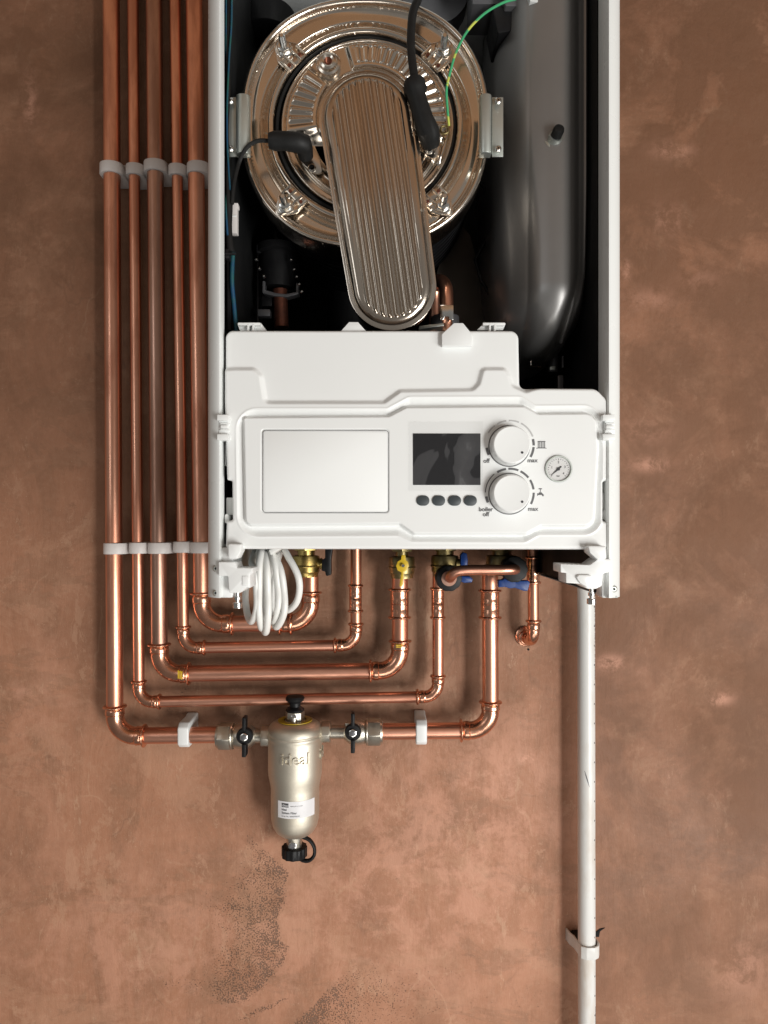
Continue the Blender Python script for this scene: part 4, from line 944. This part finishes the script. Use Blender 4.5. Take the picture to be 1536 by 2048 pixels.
def hexnut(a, b, r, par, m=None, name='nut'): return MB().cyl(a, b, r, 6).build(name, m or M['nickel'], par, bevel=.0012)
def filter_valve(x0, x1, xh, y, lab, flip):
    ax = W(xh, y, fy); t_ = thing('filter_valve', lab, 'valve', (ax.x, 0, ax.z), 'nickel butterfly valves either side of the magnetic filter')
    z = fz(y)+(0); Xs = lambda x: (x-CX)*S(YPp)
    def X_(x): return Xs(x)
    P_ = lambda x: Vector((X_(x), YPp-.002, (HY-y)*S(YPp)))
    sg = 1 if not flip else -1
    q = [x0, x0+5*sg, x0+36*sg]
    MB().lathe([(R(18),0),(R(23),.001),(R(24),.0035),(R(22),.005)], P_(x0), (sg,0,0), 40).build('olive_collar', M['nickel'], t_)
    hexnut(P_(x0+5*sg), P_(x0+30*sg), R(28), t_)
    MB().lathe([(R(22),0),(R(26),.0005),(R(27),.002),(R(26),.0035),(R(22),.004)], P_(x0+29*sg), (sg,0,0), 40).build('collar', M['nickel'], t_)
    MB().lathe([(R(21),0),(R(23),.002),(R(25),.008),(R(26),.017),(R(23),.024),(R(17),.029),(R(15),.031)], P_(x0+33*sg), (sg,0,0), 40).build('body', M['nickel'], t_)
    MB().cyl(P_(x0+70*sg), P_(x1), R(14), 32).build('tail', M['nickel'], t_)
    if x1 > 0: MB().lathe([(R(20),0),(R(22),.001),(R(22),.0125),(R(20),.0135)], P_(x1-22*sg) if not flip else P_(x1+22), (sg,0,0), 8).build('tail_nut', M['nickel'], t_, bevel=.0008)
    hz = P_(xh)+Vector((0, -.030, 0))
    hz.x = W(xh, y, hz.y).x; hz.z = W(xh, y, hz.y).z
    MB().cyl(hz+Vector((0,.025,0)), hz+Vector((0,-.001,0)), .0085, 24).build('spindle', M['nickel'], t_)
    hub = MB().lathe([(.0105,.004),(.0112,.001),(.0112,-.004),(.010,-.0055),(.0055,-.006)], hz, (0,1,0), 36).build('handle', M['black'], t_)
    u = sf*.97
    bl = MB()
    bl.obox(hz+Vector((0,-.001,26*u)), (2.6*u+.0006,0,0), (0,.008,0), (0,0,13*u)); bl.build('handle_wing', M['black'], hub, bevel=.001)
    bl = MB(); bl.obox(hz+Vector((0,-.001,-27*u)), (3.2*u+.0006,0,0), (0,.008,0), (0,0,13*u)); bl.build('handle_wing', M['black'], hub, bevel=.001)
    hexnut(hz+Vector((0,-.005,0)), hz+Vector((0,-.0095,0)), .0062, hub, M['chrome'], 'handle_nut')
    MB().lathe([(.0032,0),(.0032,.0015),(.0018,.0018)], hz+Vector((0,-.0095,0)), (0,-1,0), 16).build('handle_bolt', M['slate'], hub)
    MB().obox(P_(xh)+Vector((.004*sg,-.012,.0145)), (.006,0,0), (0,.004,0), (0,0,.0022)).build('test_lug', M['nickel'], t_, bevel=.001)
    return t_
filter_valve(434, 545, 490, 1471, 'nickel butterfly valve on the left side of the magnetic filter', False)
filter_valve(766, 640, 706, 1463, 'nickel butterfly valve on the right side of the magnetic filter', True)

# ------------------------------------------------------------------ valves under the boiler
VG = 'brass valves under the boiler'
def valve_body(t_, x, y0_, y1_, r, m, Y=-.05, topr=.62):
    s_ = S(Y); H = (y1_-y0_)*s_; o = W(x, y0_, Y); ax = (0,0,-1); r *= s_
    b = MB().lathe([(r*topr,-.012),(r*topr,H*.12),(r*.95,H*.16),(r,H*.3),(r,H*.52),(r*.97,H*.55),(r*.97,H*.8),(r*.9,H*.86),(r*.85,H)], o, ax, 36).build('body', m, t_, angle=28)
    MB().cyl(W(x, y0_, Y)+Vector((0,0,.014)), W(x, y0_, Y)+Vector((0,0,.002)), r*.88, 6).build('union_nut', m, t_, bevel=.001)
    MB().lathe([(r*1.04,0),(r*1.06,.0012),(r*1.04,.0024),(r*.9,.0025)], o+Vector((0,0,-H*.54)), ax, 36).build('body_ring', m, t_)
    return b
p = W(613, 1152, -.05)
v1 = thing('isolating_valve', 'bright brass valve with a black side lever above the copper elbow by the white cable', 'valve', (p.x, 0, p.z), VG)
valve_body(v1, 612, 1104, 1153, 28, M['brass'])
MB().cyl(W(630,1127,-.055), W(646,1127,-.055), .006, 16).build('spindle', M['brass'], v1)
MB().cyl(W(640,1127,-.055), W(645,1127,-.055), .0085, 6).build('spindle_nut', M['brass'], v1, bevel=.0006)
lv = MB(); lv.prism(rpoly([(650,1096,3),(666,1092,3),(662,1118,3),(662,1150,3),(652,1153,3),(650,1143,2),(643,1142,3),(644,1120,3),(650,1116,2)]), -.065, .016); lv.build('lever', M['black'], v1, bevel=.002)
p = W(803, 1152, -.05)
v2 = thing('gas_valve', 'brass gas valve with a yellow lever under the middle of the boiler', 'valve', (p.x, 0, p.z), VG)
valve_body(v2, 804, 1106, 1156, 26, M['brass_dull'], topr=.5)
hz = W(805, 1131, -.085)
MB().cyl(hz+Vector((0,.03,0)), hz, .0075, 20).build('spindle', M['brass_dull'], v2)
ly = rpoly([(803,1110,2),(811,1110,2),(811.5,1120,3),(816,1124,3),(818,1132,4),(814,1140,3),(808,1144,2),(806,1168,2),(804,1173,1),(799,1173,1),(799.5,1166,2),(803,1145,2),(795,1141,3),(792,1132,4),(795,1123,3),(802,1119,2)], 5)
yl = MB().prism(ly, -.088, .004).build('lever', M['yellow'], v2, bevel=.001)
MB().lathe([(.0001,.004),(.002,.004),(.0028,.0025),(.0028,0)], W(806,1131,-.089), (0,-1,0), 20).build('lever_screw', M['chrome'], yl)
p = W(890, 1150, -.05)
v3 = thing('isolating_valve', 'dull brass valve with an upright blue lever, behind the left black nut', 'valve', (p.x, 0, p.z), VG)
valve_body(v3, 890, 1104, 1152, 28, M['brass_dull'])
MB().cyl(W(912,1128,-.06), W(922,1128,-.06), .007, 16).build('spindle', M['brass_dull'], v3)
MB().prism(rpoly([(921,1110,3),(926,1104,3),(934,1107,3),(936,1120,4),(935,1134,3),(926,1140,3),(921,1134,3)]), -.07, .014).build('lever', M['blue'], v3, bevel=.002)
MB().prism(rpoly([(921,1152,3),(940,1153,3),(946,1158,3),(944,1165,2),(928,1166,3),(921,1163,3)]), -.07, .014).build('lever_end', M['blue'], v3, bevel=.002)
p = W(1000, 1150, -.05)
v4 = thing('isolating_valve', 'dull brass valve with a level blue lever, behind the right black nut', 'valve', (p.x, 0, p.z), VG)
valve_body(v4, 1003, 1104, 1150, 31, M['brass_dull'])
MB().prism(rpoly([(997,1160,3),(1005,1160,2),(1010,1156,5),(1026,1157,5),(1032,1162,3),(1057,1161,3),(1060,1166,3),(1056,1182,3),(1048,1182,3),(1030,1176,3),(1020,1177,3),(1010,1174,3),(997,1175,2)]), -.085, .014).build('lever', M['blue'], v4, bevel=.0022)
MB().cyl(W(1017,1150,-.078), W(1017,1164,-.078), .007, 16).build('spindle', M['brass_dull'], v4)
# filling loop
p = W(960, 1150, -.09)
fl_ = thing('filling_loop', 'bent copper filling loop with two ribbed black nuts in front of the brass valves', 'filling loop', (p.x, 0, p.z))
for x, y in ((898, 1157), (1030, 1139)):
    c = W(x, y, -.10); dx = Vector((0,-1,0)); n_ = 40; rr_ = .0172
    pp = [c+Vector((rr_*(1+.03*math.cos(10*a))*math.cos(a), 0, rr_*(1+.03*math.cos(10*a))*math.sin(a))) for a in [2*PI*i/n_ for i in range(n_)]]
    nt = MB().prism3(pp, (0,.022,0)).build('nut', M['rubber'], fl_, bevel=.0022)
    if x < 950: MB().lathe([(.0085,0),(.0100,.0006),(.0100,.0012),(.0085,.0012)], c+Vector((0,-.0003,0)), dx, 28).build('nut_rim', M['copper_old'], nt)
MB().sweep(crom([W(1031,1139,-.085), W(1030,1139,-.112), W(1026,1139,-.121), W(1014,1139.5,-.125), W(990,1140,-.126), W(950,1140,-.126), W(924,1141,-.126), W(913,1143,-.125), W(905,1149,-.121), W(901,1155,-.112), W(900,1157,-.085)], 8), .0066, 24).build('loop_pipe', M['copper_h'], fl_, angle=60)

# ------------------------------------------------------------------ coiled mains cable
pts = [W(560, 1080, -.2), W(520, 1090, -.225)]
FY, BY = -.262, -.226
for (xt, yt), xf, (xb, yb), xk in (((504,1122),513,(502,1243),493), ((521,1098),518,(524,1257),530), ((529,1106),536,(531,1265),522), ((538,1104),556,(547,1243),540), ((545,1112),568,(553,1254),546)):
    H_ = yb-yt
    pts += [W(xt, yt, (FY+BY)/2), W((xt+xf*2)/3, yt+H_*.18, FY), W(xf, yt+H_*.5, FY), W(xf, yt+H_*.8, FY), W(xb, yb, (FY+BY)/2), W(xk, yb-H_*.2, BY), W(xk, yb-H_*.6, BY)]
pts += [W(562,1100,-.235), W(580,1120,-.25), W(596,1152,-.255), W(599,1180,-.252), W(592,1206,-.245), W(576,1220,-.235), W(562,1214,-.222), W(556,1180,-.215), W(552,1100,-.2), W(545,1080,-.19)]
p = W(540, 1100, -.235)
cab = thing('coiled_cable', 'coiled white electrical cable hanging below the left end of the control panel', 'cable', (p.x, p.y, p.z))
MB().sweep(crom(pts, 7), .0038, 14).build('cable', M['cable'], cab, angle=60)
MB().prism(rpoly([(537,1100,2),(556,1092,2),(560,1098,2),(541,1111,2)]), -.275, .03).build('cable_tie', M['cable'], cab, bevel=.0008)

# ------------------------------------------------------------------ waste pipe
YW = -.034; wp0 = W(1174, 2300, YW)
wp = thing('waste_pipe', 'upright white plastic waste pipe with printed dots below the right corner of the boiler', 'pipe', (wp0.x, 0, wp0.z))
rw = 17.1*S(YW)
MB().cyl(W(1174, 2300, YW), W(1172, 1000, YW), rw, 40).build('tube', M['upvc'], wp)
o = MB(); random.seed(3)
def wmark(y, a, w_, h_):
    t0 = 1172+(y-1000)/1300*2
    c = W(t0, y, YW); rr_ = rw+.00012
    pts_ = [(a-w_, h_), (a+w_, h_), (a+w_, -h_), (a-w_, -h_)]
    vs_ = [(c.x+rr_*math.sin(q_), YW-rr_*math.cos(q_), c.z+z_) for q_, z_ in pts_]+[(c.x+(rr_-.0003)*math.sin(q_), YW-(rr_-.0003)*math.cos(q_), c.z+z_) for q_, z_ in pts_]
    o.add(vs_, [(0,1,2,3),(7,6,5,4),(0,4,5,1),(1,5,6,2),(2,6,7,3),(3,7,4,0)])
y = 1212
while y < 2100: wmark(y, .84, .075, .0011); y += 38.6
for y0_, n_ in ((1212, 46), (2008, 20)):
    for k in range(n_):
        if random.random() < .72: wmark(y0_+k*3.2, 1.02, .028+.03*random.random(), .0006+.0007*random.random())
tagit(o.build('printed_marks', M['ink'], wp), kind='stuff')
o = MB()
for k in range(12):
    y_ = 1538+k*2.6; c_ = W(1173, y_, YW); q0 = -.48+k*.045; rr_ = rw+.0001; e_w = .02+.05*math.sin(PI*(k+.5)/12)
    vs_ = [(c_.x+rr_*math.sin(q0+e1), YW-rr_*math.cos(q0+e1), c_.z+e2) for e1, e2 in ((-e_w,.0012),(e_w,.0009),(e_w+.03,-.0009),(-e_w+.03,-.0008))]
    vs_ += [(x_, y2+.0003, z_) for x_, y2, z_ in vs_]
    o.add(vs_, [(0,1,2,3),(7,6,5,4),(0,4,5,1),(1,5,6,2),(2,6,7,3),(3,7,4,0)])
tagit(o.build('scuff', M['slate'], wp), kind='stuff')
cp = W(1174, 1895, YW)
pcl = thing('pipe_bracket', 'white plastic pipe bracket gripping the waste pipe near the bottom of the wall', 'pipe clip', (cp.x, 0, cp.z))
ro = rw+.0035; hh = .0085
outer = [(-ro-.006, 0), (-ro-.004, -.012), (-ro*.98, YW+.012), (-ro*.75, YW-ro*.75), (-ro*.3, YW-ro), (ro*.4, YW-ro), (ro*.85, YW-ro*.7), (ro+.001, YW-ro*.2), (ro, YW+.006), (ro-.001, -.012), (ro-.001, 0)]
inner = [(x*.93 if abs(x) > .001 else x, y+.0022 if y < -.02 else y) for x, y in outer]
o = MB(); n_ = len(outer)
vv = [(cp.x+x, y, cp.z+hh) for x, y in outer]+[(cp.x+x*.88, min(0, y+.0024) if y < -.02 else y, cp.z+hh) for x, y in outer]
vv += [(a, b, cp.z-hh) for a, b, c_ in vv]
fs_ = []
for i in range(n_-1):
    fs_ += [(i, i+1, n_+i+1, n_+i), (2*n_+i, 3*n_+i, 3*n_+i+1, 2*n_+i+1), (i, 2*n_+i, 2*n_+i+1, i+1), (n_+i, n_+i+1, 3*n_+i+1, 3*n_+i)]
fs_ += [(0, n_, 3*n_, 2*n_), (n_-1, 3*n_-1, 4*n_-1, 2*n_-1)]
o.add(vv, fs_).build('strap', M['upvc'], pcl, bevel=.0006)
MB().box((cp.x-ro*.85, YW+.004, cp.z-.006), (cp.x+ro*.85, -.001, cp.z+.006)).build('saddle', M['rubber'], pcl, bevel=.001)
o = MB(); o.prism(rpoly([(1141,1862),(1150,1868),(1158,1866),(1158,1876),(1148,1880),(1140,1872)]), -.0012, .001); o.prism(rpoly([(1190,1866),(1200,1858),(1210,1856),(1200,1863),(1198,1874),(1190,1874)]), -.0012, .001)
o.build('screw_hole', M['hole'], pcl)
